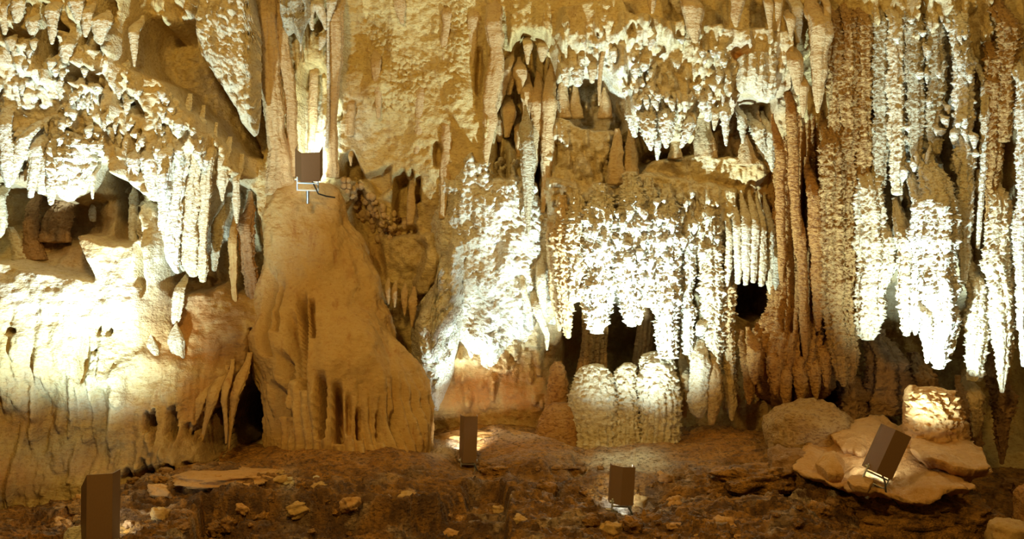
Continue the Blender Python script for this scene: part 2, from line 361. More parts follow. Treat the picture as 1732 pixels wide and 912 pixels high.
drips([(250,0),(420,0),(440,220),(400,180),(345,60),(250,30)], 110, (0.02, 0.05), (0.05, 0.13), 0.09, 2)
drips([(-40,0),(230,0),(230,60),(-40,100)], 70, (0.02, 0.06), (0.06, 0.16), 0.12, 3)
drips([(940,30),(1120,40),(1320,60),(1310,240),(1170,240),(1080,240),(1050,180),(940,130)], 230, (0.018, 0.05), (0.05, 0.17), 0.09, 4)
drips([(930,200),(1040,220),(1060,310),(930,440),(915,300)], 90, (0.018, 0.05), (0.05, 0.16), 0.08, 5)
drips([(940,330),(1220,320),(1230,480),(940,470)], 230, (0.018, 0.045), (0.05, 0.14), 0.08, 6)
drips([(1500,0),(1660,0),(1660,320),(1530,330)], 200, (0.018, 0.045), (0.05, 0.14), 0.08, 7)
drips([(1400,0),(1740,0),(1740,450),(1400,500)], 240, (0.02, 0.05), (0.2, 0.6), 0.07, 8)
drips([(430,0),(560,0),(560,250),(440,250)], 60, (0.025, 0.05), (0.15, 0.5), 0.07, 9)
drips([(820,0),(950,60),(940,330),(820,250)], 60, (0.025, 0.05), (0.15, 0.5), 0.07, 10)
drips([(0,560),(400,620),(390,780),(200,800),(0,840)], 70, (0.03, 0.08), (0.15, 0.45), 0.06, 11)
drips([(750,600),(950,560),(930,690),(780,690)], 40, (0.03, 0.07), (0.08, 0.2), 0.07, 12)

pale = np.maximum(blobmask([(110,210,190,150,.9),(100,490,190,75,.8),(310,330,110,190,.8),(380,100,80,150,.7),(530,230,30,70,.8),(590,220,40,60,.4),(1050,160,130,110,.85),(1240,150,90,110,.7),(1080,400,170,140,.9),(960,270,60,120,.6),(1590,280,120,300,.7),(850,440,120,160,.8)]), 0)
rust = blobmask([(850,660,160,60,.95),(960,600,60,60,.8),(1243,103,16,14,1),(1320,420,60,280,.65),(1340,600,120,90,.7),(1200,700,150,60,.6),(600,440,40,40,.5),(30,690,40,60,.4),(330,690,110,90,.35),(200,770,250,40,.3),(1270,220,60,60,.5),(335,560,110,95,.9),(350,680,90,80,.7),(60,640,40,30,.5),(60,720,60,40,.7),(150,690,50,30,.6),(20,800,70,40,.7),(130,780,70,30,.7),(240,700,60,60,.6),(90,390,110,70,.6)])  # rust staining; the alcove and left wall blobs paint shade in as brown
grey = blobmask([(150,640,120,110,.6),(90,760,90,50,.6),(190,740,50,40,.6),(300,420,60,90,.5),(1500,250,60,120,.5),(880,270,60,50,.5),(60,640,60,90,.5)])
dark = blobmask([(1060,590,70,60,.7),(1600,680,200,80,.6),(420,700,40,90,.7),(395,560,50,80,.55),(330,760,80,25,.5),(40,830,80,25,.5),(280,520,40,40,.4),(1280,510,35,30,.7),(80,350,110,70,.5)])  # brown darkening: shade painted into the alcove, hollows and left wall

def wall_piece(name, ja, jb):
    s = (slice(None), slice(ja, jb))
    V_ = np.stack([X[s].ravel(), H[s].ravel(), Z[s].ravel()], -1)
    nv, nu = X[s].shape
    o = build(name, V_, grid_quads(nu, nv), M['wall'])
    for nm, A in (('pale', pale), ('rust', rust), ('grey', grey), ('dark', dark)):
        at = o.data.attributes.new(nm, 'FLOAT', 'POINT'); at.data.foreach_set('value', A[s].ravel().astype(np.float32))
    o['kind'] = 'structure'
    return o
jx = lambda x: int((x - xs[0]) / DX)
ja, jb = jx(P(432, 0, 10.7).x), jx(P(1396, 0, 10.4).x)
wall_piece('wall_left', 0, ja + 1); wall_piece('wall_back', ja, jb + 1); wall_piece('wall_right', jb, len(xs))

def wall_d(px, py):
    d = 10.5
    for _ in range(8):
        q = P(px, py, d)
        j = min(max(int((q.x - xs[0]) / DX), 0), len(xs) - 1); i = min(max(int((zs[0] - q.z) / DX), 0), len(zs) - 1)
        d = 0.5 * d + 0.5 * float(H[i, j])
    return d

# ------------------------------------------------------------------ floor (z = G(x, y)) and ceiling
fx = np.arange(-6.4, 6.4, 0.0135, dtype=np.float32); fy = np.arange(6.3, 12.6, 0.0135, dtype=np.float32)
FX, FY = np.meshgrid(fx, fy)
fc = []
for px, py, d in [(0,862,9.35),(100,855,9.4),(200,835,9.4),(300,800,9.45),(400,785,9.8),(470,760,9.9),(560,755,9.9),(650,762,9.9),(730,765,10.0),(760,740,10.85),(800,722,10.95),(900,718,10.9),(940,745,10.6),(1000,757,10.5),(1080,750,10.5),(1150,745,10.5),(1200,725,10.6),(1300,735,10.4),(1400,760,10.2),(1500,800,10.0),(1600,850,9.6),(1720,890,9.3),(1800,890,9.2),(-200,880,9.2),
   (40,900,8.5),(180,925,7.95),(300,860,8.7),(430,800,9.2),(330,915,7.9),(500,830,8.8),(500,905,7.8),(640,830,8.9),(640,910,7.8),(790,800,9.9),(790,860,8.5),(800,915,7.7),(930,780,9.8),(930,860,8.6),(930,915,7.8),(1060,800,9.6),(1050,868,9.0),(1050,915,7.9),(1180,780,9.7),(1200,850,8.8),(1200,915,7.9),(1320,800,9.3),(1320,860,8.6),(1320,915,7.9),(1500,920,8.4),(1650,930,8.2),(1800,950,8.0),(-200,940,7.8),
   (0,1030,6.8),(400,1040,6.6),(866,1040,6.6),(1300,1040,6.6),(1732,1060,6.6)]:
    q = P(px, py, d); fc.append((q.x, q.y, q.z))
st = 6
def shep2(pts, A, B):
    num = 0; den = 0
    for a, b, c in pts:
        wgt = 1.0 / ((A - a) ** 2 + (B - b) ** 2 * 1.3 + 0.03) ** 1.9
        num = num + wgt * c; den = den + wgt
    return num / den
Gc = shep2(fc, FX[::st, ::st], FY[::st, ::st]).astype(np.float32)
ii = np.clip(np.arange(FX.shape[0]) / st, 0, Gc.shape[0] - 1.001); jj = np.clip(np.arange(FX.shape[1]) / st, 0, Gc.shape[1] - 1.001)
i0 = ii.astype(int); fi = (ii - i0)[:, None]; j0 = jj.astype(int); fj = (jj - j0)[None]
G = up(Gc)
FU = 866 + F * FX / FY; FV = 456 + F * (ZC - G) / FY
PF = np.stack([FX.ravel(), FY.ravel(), G.ravel()], -1)
wf = (fbm(sc3(PF, 3, 3, 3, 3.3), 4) * 9).reshape(G.shape); wf2 = (fbm(sc3(PF, 3, 3, 3, 43.3), 4) * 7).reshape(G.shape)
FREL = [([(318,930),(345,852),(400,836),(480,836),(600,842),(690,855),(740,838),(800,812),(840,812),(860,850),(850,930)], -0.2, 4),
        ([(420,870),(520,862),(600,875),(640,900),(560,930),(420,930)], 0.05, 4),
        ([(640,880),(700,850),(860,855),(860,930),(650,930)], -0.07, 5),
        ([(200,800),(330,786),(440,800),(430,822),(345,850),(310,930),(190,930)], 0.05, 6),
        ([(735,765),(770,738),(850,735),(930,745),(985,770),(960,790),(860,800),(800,785)], 0.06, 6),
        ([(860,800),(980,780),(1000,800),(900,812)], -0.07, 5),
        ([(985,815),(1010,775),(1090,765),(1130,785),(1110,810),(1030,820)], 0.05, 8),
        ([(1230,780),(1330,770),(1345,810),(1330,850),(1250,830)], -0.10, 8),
        ([(1480,930),(1440,850),(1660,830),(1760,860),(1760,930)], -0.20, 8)]
Ug, Vg = FU + wf, FV + wf2
for poly, dz, soft in FREL:
    G += dz * relief_mask(poly, Ug, Vg, soft)
nb = fbm(sc3(PF, 1.7, 1.7, 1, 2.2), 5, 0.55).reshape(G.shape)
nr = np.abs(fbm(sc3(PF, 1.3, 4.6, 3, 12.2), 4, 0.5)).reshape(G.shape)
nf = fbm(sc3(PF, 11, 16, 11, 6.1), 4, 0.6).reshape(G.shape)
near = sstep(9.9, 8.9, FY)
terr = nb * 6; terr = (np.floor(terr) + sstep(0.72, 1.0, terr - np.floor(terr))) / 6
nc = np.abs(fbm(sc3(PF, 3.2, 10, 5, 52.2), 3, 0.5)).reshape(G.shape)
G += (0.05 + 0.05 * near) * terr + (0.03 + 0.07 * near) * (0.35 - nr) + (0.01 + 0.03 * near) * (0.3 - nc)
# bedded ledges: the slope breaks into thin beds with steep edges
ql = (G + 0.05 * nb + 0.04 * nc) / 0.055; qf = np.floor(ql); qs = qf + sstep(0.70, 0.98, ql - qf)
G += (0.10 + 0.75 * near) * 0.055 * (qs - ql) * (0.6 + 0.4 * np.sign(nb)) + (0.006 + 0.012 * near) * nf
ftop = np.stack([FX.ravel(), FY.ravel(), G.ravel()], -1)
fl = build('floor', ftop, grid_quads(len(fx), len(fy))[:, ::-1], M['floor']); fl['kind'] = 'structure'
def fmask(lst):
    m = np.zeros(G.shape, np.float32)
    for cx, cy, rx, ry, a in lst:
        m = np.maximum(m, a * np.exp(-(((FU - cx) / rx) ** 2 + ((FV - cy) / ry) ** 2) ** 1.5))
    return m
fp = 0.35 * near * sstep(0.15, 0.45, noise(sc3(PF, 4, 6, 4, 77.7)).reshape(G.shape)) + fmask([(1060,785,75,22,.95),(760,760,40,18,.7),(870,750,70,10,.5),(490,815,20,30,.3),(1040,866,25,12,.7)])  # pale floor patches, including lit spots by the floodlights painted as colour
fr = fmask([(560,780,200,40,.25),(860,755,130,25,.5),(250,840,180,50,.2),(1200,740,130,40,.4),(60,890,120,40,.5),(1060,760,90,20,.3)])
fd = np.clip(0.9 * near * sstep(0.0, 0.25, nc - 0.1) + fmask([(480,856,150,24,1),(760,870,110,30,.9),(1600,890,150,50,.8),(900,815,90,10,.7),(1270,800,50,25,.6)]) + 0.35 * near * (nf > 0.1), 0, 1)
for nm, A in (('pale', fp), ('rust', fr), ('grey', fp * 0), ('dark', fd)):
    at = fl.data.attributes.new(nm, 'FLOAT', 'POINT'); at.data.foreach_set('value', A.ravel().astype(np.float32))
def floor_z(x, y):
    j = min(max(int((x - fx[0]) / 0.0135), 0), len(fx) - 1); i = min(max(int((y - fy[0]) / 0.0135), 0), len(fy) - 1)
    return float(G[i, j])

cx_ = np.arange(-7.0, 7.01, 0.14, dtype=np.float32); cy_ = np.arange(3.0, 12.5, 0.14, dtype=np.float32)
CX, CY = np.meshgrid(cx_, cy_)
PC = np.stack([CX.ravel(), CY.ravel(), np.full(CX.size, 5.7)], -1)
PC[:, 2] += 0.35 * fbm(sc3(PC, .7, .7, 1), 4) + 0.5 * np.clip((9 - PC[:, 1]) / 6, 0, 1)
ce = build('ceiling', PC, grid_quads(len(cx_), len(cy_)), M['tan']); ce['kind'] = 'structure'

# ------------------------------------------------------------------ formation builders
def interp_spine(pts, step):
    a = np.array(pts, float)
    s = np.concatenate([[0], np.cumsum(np.linalg.norm(np.diff(a[:, :3], axis=0), axis=1))])
    n = max(8, int(s[-1] / step)); t = np.linspace(0, s[-1], n)
    o = np.stack([np.interp(t, s, a[:, k]) for k in range(a.shape[1])], -1)
    k = np.array([1, 2, 3, 2, 1.]); k /= k.sum()
    for _ in range(max(1, n // 60 + 1)):
        pad = np.concatenate([2 * o[:1] - o[2:0:-1], o, 2 * o[-1:] - o[-2:-4:-1]])
        o2 = np.stack([np.convolve(pad[:, c], k, 'valid') for c in range(o.shape[1])], -1)
        o2[0] = o[0]; o2[-1] = o[-1]; o = o2
    return o
def tube(name, label, cat, mat, pts, d=None, group=None, ratio=0.85, nf=7, flute=0.10, frill=0.25, lump=0.12, emb=0.1, seed=None, step=0.013, base='top', sink=0.28):
    """a dripstone body of round section; pts = (px, py, half width px[, depth]) along its axis"""
    rs = random.Random(name + label); sd = rs.uniform(0, 90) if seed is None else seed
    rows = []
    if d is None:
        ds = [wall_d(p[0], p[1]) for p in pts]
        hw = max(p[2] for p in pts)
        d = min(ds) - emb + 0.4 * hw * 10 / F
    for p in pts:
        dd = d if len(p) < 4 else p[3]
        q = P(p[0], p[1], dd); rows.append((q.x, q.y, q.z, p[2] * dd / F))
    S = interp_spine(rows, step); n = len(S)
    zz = np.stack([np.full(n, sd), np.full(n, sd * 1.7), S[:, 2]], -1); tt = np.linspace(0, 1, n)
    S[:, 0] += 0.30 * S[:, 3] * fbm(zz * np.array([1, 1, 3.0]), 2) * sstep(0, .15, tt)
    if base == 'top' and sink:
        arc = np.abs(S[:, 2] - S[0, 2]); k_ = 1 - sstep(0, min(0.45 * arc[-1], 0.42), arc)
        S[:, 1] += min(sink, 0.5 * arc[-1]) * k_; S[:, 3] *= 1 - 0.65 * k_ ** 2
    S[:, 3] *= 1 + 1.3 * lump * fbm(zz * np.array([1, 1, 5.0]) + 40, 3)
    rmax = S[:, 3].max(); nu = int(min(96, max(16, 2 * math.pi * rmax / 0.011)))
    th = np.linspace(0, 2 * math.pi, nu, endpoint=False)
    c, s = np.cos(th)[None], np.sin(th)[None]; r = S[:, 3:4]
    base_p = np.stack([S[:, 0:1] + r * c, S[:, 1:2] + ratio * r * s, np.repeat(S[:, 2:3], nu, 1)], -1)
    pf = base_p.reshape(-1, 3)
    vn = noise(sc3(pf, 2.2, 2.2, 1.0, sd)).reshape(n, nu)
    fl_ = np.abs(np.cos(th * nf / 2 + sd + 2.2 * vn)) - 0.55
    lm = fbm(sc3(pf, 7, 7, 4, sd + 5), 3).reshape(n, nu)
    fr_ = 1.6 * np.abs(fbm(sc3(pf, 30, 30, 52, sd + 9), 2)).reshape(n, nu) - 0.4
    fr2 = noise(sc3(pf, 26, 26, 40, sd + 19)).reshape(n, nu)
    rr = r * (1 + flute * fl_ + lump * lm) + np.minimum(r, 0.09) * (frill * fr_ + 0.3 * frill * fr2)
    pos = np.stack([S[:, 0:1] + rr * c, S[:, 1:2] + ratio * rr * s, S[:, 2:3] + 0.15 * np.minimum(r, 0.05) * lm], -1).reshape(-1, 3)
    q = grid_quads(nu, n, True)
    top = S[0, :3]; tip = S[-1, :3]
    tip = tip + (S[-1, :3] - S[-3, :3]) * 0.3
    pos = np.concatenate([pos, top[None], tip[None]])
    a = np.arange(nu); b = np.roll(a, -1); o_ = (n - 1) * nu
    tris = np.concatenate([np.stack([b, a, np.full(nu, n * nu)], -1), np.stack([o_ + a, o_ + b, np.full(nu, n * nu + 1)], -1)])
    down = S[0, 2] > S[-1, 2]
    if down: q = q[:, ::-1]; tris = tris[:, ::-1]
    loc = tuple(S[0, :3]) if base == 'top' else tuple(S[-1, :3])
    o = build(name, pos, q, mat, loc=loc, tris=tris)
    return tag(o, label, cat, group)

def curtain(name, label, cat, mat, top, bot, d, thick=0.18, rimk=1.2, group=None, nfl=None, flute=0.05, frill=0.03, lump=0.05, flare=0.0, step=0.012, side=0.08, top_fade=0.0):
    """a hanging sheet; top / bot = (px, py[, depth]) profiles from left to right; d = (left, right) depth or number"""
    top = np.array([(p[0], p[1]) for p in top], float); bot = np.array([(p[0], p[1]) for p in bot], float)
    x0, x1 = min(top[0, 0], bot[0, 0]), max(top[-1, 0], bot[-1, 0])
    dl, dr = d if isinstance(d, tuple) else (d, d)
    nu = max(12, int((x1 - x0) * 10.3 / F / step)); u = np.linspace(0, 1, nu); pxs = x0 + (x1 - x0) * u
    zt = np.interp(pxs, top[:, 0], top[:, 1]); zb = np.interp(pxs, bot[:, 0], bot[:, 1])
    zb = np.maximum(zb, zt + 4)
    nv = max(12, int((zb - zt).max() * 10.3 / F / step)); v = np.linspace(0, 1, nv)
    dd = dl + (dr - dl) * u
    PX = np.repeat(pxs[None], nv, 0); PY = zt[None] + (zb - zt)[None] * v[:, None]
    Wx = (PX - 866) * dd / F; Wz = ZC - (PY - 456) * dd / F; Wy = np.repeat(dd[None], nv, 0)
    pf = np.stack([Wx.ravel(), Wy.ravel(), Wz.ravel()], -1); sd = random.Random(label).uniform(0, 90)
    vn = noise(sc3(pf, 1.8, 1, 0.8, sd)).reshape(nv, nu)
    nfl = nfl or max(2, int((x1 - x0) / 22))
    wid = np.abs(np.sin(math.pi * nfl * u[None] + 1.7 * vn))
    f2 = np.abs(fbm(sc3(pf, 12, 1, 1.1, sd), 3)).reshape(nv, nu)
    lm = fbm(sc3(pf, 5, 1, 3.2, sd + 4), 4).reshape(nv, nu)
    fr_ = np.abs(noise(sc3(pf, 15, 1, 46, sd + 8))).reshape(nv, nu)
    fr2 = noise(sc3(pf, 28, 1, 26, sd + 18)).reshape(nv, nu)
    edge = np.sqrt(np.clip(np.minimum(u, 1 - u) / side, 0, 1))[None]
    # distance to the lower rim closes the sheet
    hz = (zb - zt)[None] * (1 - v[:, None]) * 10 / F
    rim = np.sqrt(np.clip(hz / (thick * rimk), 0, 1))
    env = edge * rim
    if top_fade: env = env * sstep(0, top_fade, v[:, None] + 0.10 * lm)
    front = thick * env + (flute * (wid + 0.8 * f2) + lump * lm + frill * (fr_ + 0.5 * fr2)) * np.clip(env * 1.5, 0, 1) + flare * env * (v[:, None] ** 1.5)
    wob = 0.35 * frill * fr2 * np.clip(hz / 0.02, 0, 1)
    Pf = np.stack([Wx + wob, Wy - front, Wz], -1).reshape(-1, 3)
    Pb = np.stack([Wx, Wy + 0.06 * env, Wz], -1).reshape(-1, 3)
    n = nu * nv
    q1 = grid_quads(nu, nv); q2 = q1[:, ::-1] + n
    g = np.arange(n).reshape(nv, nu)
    ring = np.concatenate([g[0, :], g[1:, -1], g[-1, -2::-1], g[-2:0:-1, 0]])
    r2 = np.roll(ring, -1)
    q3 = np.stack([ring, ring + n, r2 + n, r2], -1)
    mid = nu // 2
    loc = tuple(np.stack([Wx, Wy, Wz], -1)[0, mid])
    o = build(name, np.concatenate([Pf, Pb]), np.concatenate([q1, q2, q3]), mat, loc=loc)
    return tag(o, label, cat, group)

# ------------------------------------------------------------------ the great mound and other large bodies
def mound(name, label, cat, mat, rows, d, ratio=0.8, flutes=(), nf=26, lump=0.07, frill=0.10, group=None, flute_from=0.5, flute_amp=0.06, step=0.012):
    """a standing body: rows = (py, left px, right px[, depth]); flutes = (px, py0, py1, half width px, depth) grooves on its face"""
    sp = [((r[1] + r[2]) / 2, r[0], (r[2] - r[1]) / 2) + ((r[3],) if len(r) > 3 else ()) for r in rows]
    pts = []
    for p in sp:
        dd = d if len(p) < 4 else p[3]
        q = P(p[0], p[1], dd); pts.append((q.x, q.y, q.z, p[2] * dd / F))
    S = interp_spine(pts, step); n = len(S)
    sd = random.Random(label).uniform(0, 90)
    rm = S[:, 3].max(); nu = int(min(420, max(40, 2 * math.pi * rm / step)))
    th = np.linspace(0, 2 * math.pi, nu, endpoint=False); c, s = np.cos(th)[None], np.sin(th)[None]; r = S[:, 3:4]
    base_p = np.stack([S[:, 0:1] + r * c, S[:, 1:2] + ratio * r * s, np.repeat(S[:, 2:3], nu, 1)], -1)
    pf = base_p.reshape(-1, 3); t = np.linspace(0, 1, n)[:, None]
    vn = noise(sc3(pf, 1.6, 1.6, 0.7, sd)).reshape(n, nu)
    fl_ = np.abs(np.sin(th[None] * nf / 2 + 1.2 * vn)) - 0.6
    lm = fbm(sc3(pf, 2.4, 2.4, 1.7, sd + 5), 3, 0.42).reshape(n, nu)
    f3 = np.abs(fbm(sc3(pf, 8, 8, 1.6, sd + 3), 2)).reshape(n, nu) - 0.3
    fr_ = np.abs(noise(sc3(pf, 15, 15, 46, sd + 9))).reshape(n, nu) - 0.2
    fr2 = fbm(sc3(pf, 20, 20, 24, sd + 19), 2).reshape(n, nu)
    amp = sstep(flute_from, min(1.0, flute_from + 0.25), t)
    disp = lump * lm + flute_amp * amp * (fl_ + 0.4 * f3) + frill * 0.12 * (fr_ + 0.6 * fr2)
    UU = 866 + F * base_p[..., 0] / base_p[..., 1]; VV = 456 - F * (base_p[..., 2] - ZC) / base_p[..., 1]
    frontal = (s < 0.2)
    for gx, g0, g1, gw, gd in flutes:
        wob = gx + 3 * vn
        m = np.clip(1.9 * (1 - np.abs(UU - wob) / gw), 0, 1) * sstep(g0, g0 + 0.4 * (g1 - g0), VV) * (1 - sstep(g1 - 6, g1 + 6, VV)) * frontal
        disp = disp - 1.7 * gd * m
    disp *= np.clip(r / 0.12, 0.1, 1)
    rr = r + disp
    pos = np.stack([S[:, 0:1] + rr * c, S[:, 1:2] + ratio * rr * s, S[:, 2:3] + 0.25 * disp * np.ones_like(c)], -1).reshape(-1, 3)
    a = np.arange(nu); b = np.roll(a, -1); o_ = (n - 1) * nu
    pos = np.concatenate([pos, S[:1, :3], S[-1:, :3]])
    tris = np.concatenate([np.stack([b, a, np.full(nu, n * nu)], -1), np.stack([o_ + a, o_ + b, np.full(nu, n * nu + 1)], -1)])
    o = build(name, pos, grid_quads(nu, n, True), mat, loc=tuple(S[-1, :3]), tris=tris)
    return tag(o, label, cat, group)

mound('flowstone_mound', 'huge ochre flowstone mound with fluted foot carrying a small floodlight on its top', 'flowstone', M['ochre'],
      [(312,452,556,10.95),(322,434,566,10.9),(350,430,580,10.85),(390,436,600,10.8),(440,438,628,10.75),(480,434,636,10.7),(515,432,642,10.65),(560,430,674,10.55),(610,436,704,10.45),(660,444,716,10.4),(720,452,722,10.35),(765,452,732,10.35),(790,448,738,10.35)],
      10.7, ratio=0.75, nf=50, lump=0.12, flute_from=0.62, flute_amp=0.06,
      flutes=[(476,590,700,9,0.29),(509,485,655,10,0.29),(526,500,566,6,0.17),(543,625,740,10,0.34),(571,640,748,10,0.34),(609,685,742,6,0.17),(462,640,735,8,0.26),(645,690,745,5,0.10),(492,520,640,8,0.13),(672,690,755,6,0.13),(488,690,720,6,0.20),(590,660,735,6,0.09),(455,440,600,8,0.13),(470,470,560,6,0.10)])
curtain('flowstone_cascade', 'brightly lit white flowstone cascade pouring down beside the great mound', 'flowstone', M['pale'],
        [(728,300),(770,270),(800,255),(845,250),(880,270),(905,300),(950,380)],
        [(728,520),(752,600),(765,620),(785,625),(800,640),(812,632),(830,655),(850,612),(868,600),(885,590),(902,585),(915,560),(950,545)], (11.3, 11.2), thick=0.52, nfl=6, flute=0.035, lump=0.11, frill=0.05, flare=0.0, side=0.4, top_fade=0.12, rimk=1.8)
curtain('flowstone_tongue', 'long glowing white flowstone tongue reaching lowest beside the right flank of the mound', 'flowstone', M['pale'],
        [(696,530),(735,480),(748,390),(770,365),(805,380)], [(696,600),(712,640),(724,692),(742,696),(755,665),(768,630),(785,560),(805,540)], (11.1, 11.15), thick=0.45, nfl=3, flute=0.05, lump=0.12, frill=0.04, side=0.3, top_fade=0.3)
tube('rock_spike', 'long tapering grey drapery spike ending in the bright white cascade', 'stalactite', M['grey'], [(889,170,6),(891,220,12),(893,260,13),(893,310,10),(893,350,6),(893,398,2)], 10.62, flute=0.15, frill=0.15)
for px0, py0, px1, py1, hw, lab in [(880,440,897,552,5,'thin slanting cream ribbon at the lower right rim of the white cascade'),
                                    (898,470,925,592,7,'long pale ribbon right of the thin slanting ribbon at the cascade rim'),
                                    (915,420,918,545,8,'pale pitted ribbon between white cascade and the dark slit on its right'),
                                    (935,340,946,560,11,'tall dull tan strand at the right border of the white cascade')]:
    tube('drapery_ribbon', lab, 'stalactite', M['cream'] if hw < 11 else M['tan'], [(px0,py0,hw),((px0+px1)/2-2,(py0+py1)/2,hw*1.1),(px1,py1-25,hw*.7),(px1,py1,hw*.25)], 10.72, group='ribbons on the cascade rim', flute=0.15)

# column of rust flowstone right of the bank
mound('rust_column', 'massive rust brown column with ragged skirt right of the white bank', 'column', M['rust'],
      [(120,1318,1392,10.75),(200,1318,1400,10.7),(300,1312,1404,10.65),(420,1308,1408,10.6),(520,1296,1412,10.55),(580,1272,1412,10.5),(630,1262,1408,10.5),(665,1275,1398,10.55),(685,1300,1380,10.65)],
      10.65, ratio=0.8, nf=26, lump=0.05, frill=0.3, flute_from=0.0, flute_amp=0.06,
      flutes=[(1336,200,560,6,.10),(1360,200,600,6,.12),(1384,230,560,5,.10),(1325,320,560,4,.08),(1293,630,690,7,.3),(1345,600,690,4,.1)])
for a in [(1318,185,1322,480,8,'slim rust strand on the left face of the massive rust column'),(1340,120,1347,430,9,'second rust strand from the left on the massive rust column'),
          (1356,330,1362,610,8,'rust strand hanging low down the middle of the massive rust column'),(1378,260,1385,560,11,'stout rust strand on the right face of the massive rust column')]:
    tube('dripstone_strand', a[5], 'stalactite', M['rust'], [(a[0],a[1],a[4]),(a[0]+1,(a[1]+a[3])/2,a[4]*1.05),(a[2],a[3]-40,a[4]*.9),(a[2],a[3],a[4]*.35)], 10.18, group='strands on the rust column', nf=5)
for i, a in enumerate([(1275,650),(1310,668),(1328,690),(1352,682),(1378,675),(1396,655)]):
    tube('skirt_drip', ['leftmost','second','third','fourth','fifth','last'][i] + ' drip from the left under the skirt of the rust column', 'stalactite', M['rust'],
         [(a[0],a[1]-95,12),(a[0]+1,a[1]-50,12),(a[0]+2,a[1]-18,8),(a[0]+2,a[1],3)], 10.2, group='drips of the rust column skirt')

# ------------------------------------------------------------------ upper left: hanging teeth over the left alcove
T = tube
def row(name, cat, mat, group, items, dflt_d=None, wide=1.0, **kw):
    for it in items:
        pts, lab = [(p[0], p[1], p[2] * wide) + tuple(p[3:]) for p in it[0]], it[1]
        dd = it[2] if len(it) > 2 else dflt_d
        mm = M[it[3]] if len(it) > 3 else mat
        T(name, lab, cat, mm, pts, dd, group, **kw)
row('stalactite', 'stalactite', M['pale'], 'white stalactites over the left alcove', [
  ([(4,140,12),(6,200,12),(10,260,12),(13,300,9),(14,316,4)], 'long white stalactite at the left picture edge above the dark alcove'),
  ([(72,176,9),(52,215,11),(35,250,11),(24,285,10),(18,312,4)], 'slanting white stalactite leaning down to the left over the alcove'),
  ([(64,195,10),(62,250,12),(56,300,10),(52,334,5)], 'straight white stalactite just right of the slanting white one'),
  ([(76,225,12),(75,275,15),(73,310,13),(72,328,8)], 'blunt cream crusted stalactite between two straight white ones'),
  ([(95,220,12),(93,275,13),(89,315,10),(86,346,4)], 'white stalactite reaching lowest of those over the dark alcove'),
  ([(157,270,8),(157,305,6),(157,336,2)], 'thin white stalactite tooth hanging above the small white stub'),
  ([(226,240,11),(226,280,10),(226,312,5)], 'short white stalactite tip directly above the slim white post'),
  ([(250,220,17),(252,280,17),(256,320,12),(259,338,5)], 'broad white stalactite just right of the slim white post'),
  ([(277,215,12),(277,280,12),(276,318,9),(275,334,5)], 'white stalactite at the right end of the row over the alcove'),
  ])
curtain('white_apron', 'broad crusted white apron hanging in the middle above the left alcove', 'drapery', M['pale'],
        [(100,235),(130,225),(165,240)], [(100,325),(107,338),(115,342),(125,340),(135,330),(145,328),(152,310),(160,285),(165,280)], 9.6, thick=0.22, nfl=5, lump=0.14, frill=0.08)
tube('cave_post', 'slim white post standing on the ledge under the left overhang', 'column', M['pale'], [(226,308,3),(228,322,3),(228,330,7),(227,360,8),(226,385,7),(228,402,9),(230,415,10)], 10.1, nf=5, base='bottom')
tube('stalagmite', 'tiny white stalagmite stub on the dark floor of the left alcove', 'stalagmite', M['pale'], [(156,346,2),(156,351,5),(156,361,6),(157,374,5)], None, emb=0.03, base='bottom')
tube('stalagmite', 'short leaning pale stalagmite low at the left picture edge', 'stalagmite', M['cream'], [(18,384,5),(21,395,8),(28,410,10),(33,425,12),(36,440,14)], 10.15, base='bottom')
tube('stalactite', 'pale rounded column end cut by the left picture edge beside the alcove', 'column', M['cream'], [(-6,290,10),(-3,330,12),(0,370,11),(0,392,9),(-2,402,4)], 9.9)
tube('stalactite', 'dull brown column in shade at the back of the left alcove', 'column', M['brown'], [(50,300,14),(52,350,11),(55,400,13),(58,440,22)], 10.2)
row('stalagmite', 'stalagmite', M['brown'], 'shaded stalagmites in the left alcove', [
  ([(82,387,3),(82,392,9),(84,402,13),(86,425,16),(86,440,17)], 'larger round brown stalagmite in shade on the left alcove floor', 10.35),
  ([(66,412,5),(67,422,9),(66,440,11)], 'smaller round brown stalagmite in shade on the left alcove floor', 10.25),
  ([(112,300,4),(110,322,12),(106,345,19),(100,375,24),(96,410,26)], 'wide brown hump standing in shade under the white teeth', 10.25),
  ], base='bottom')

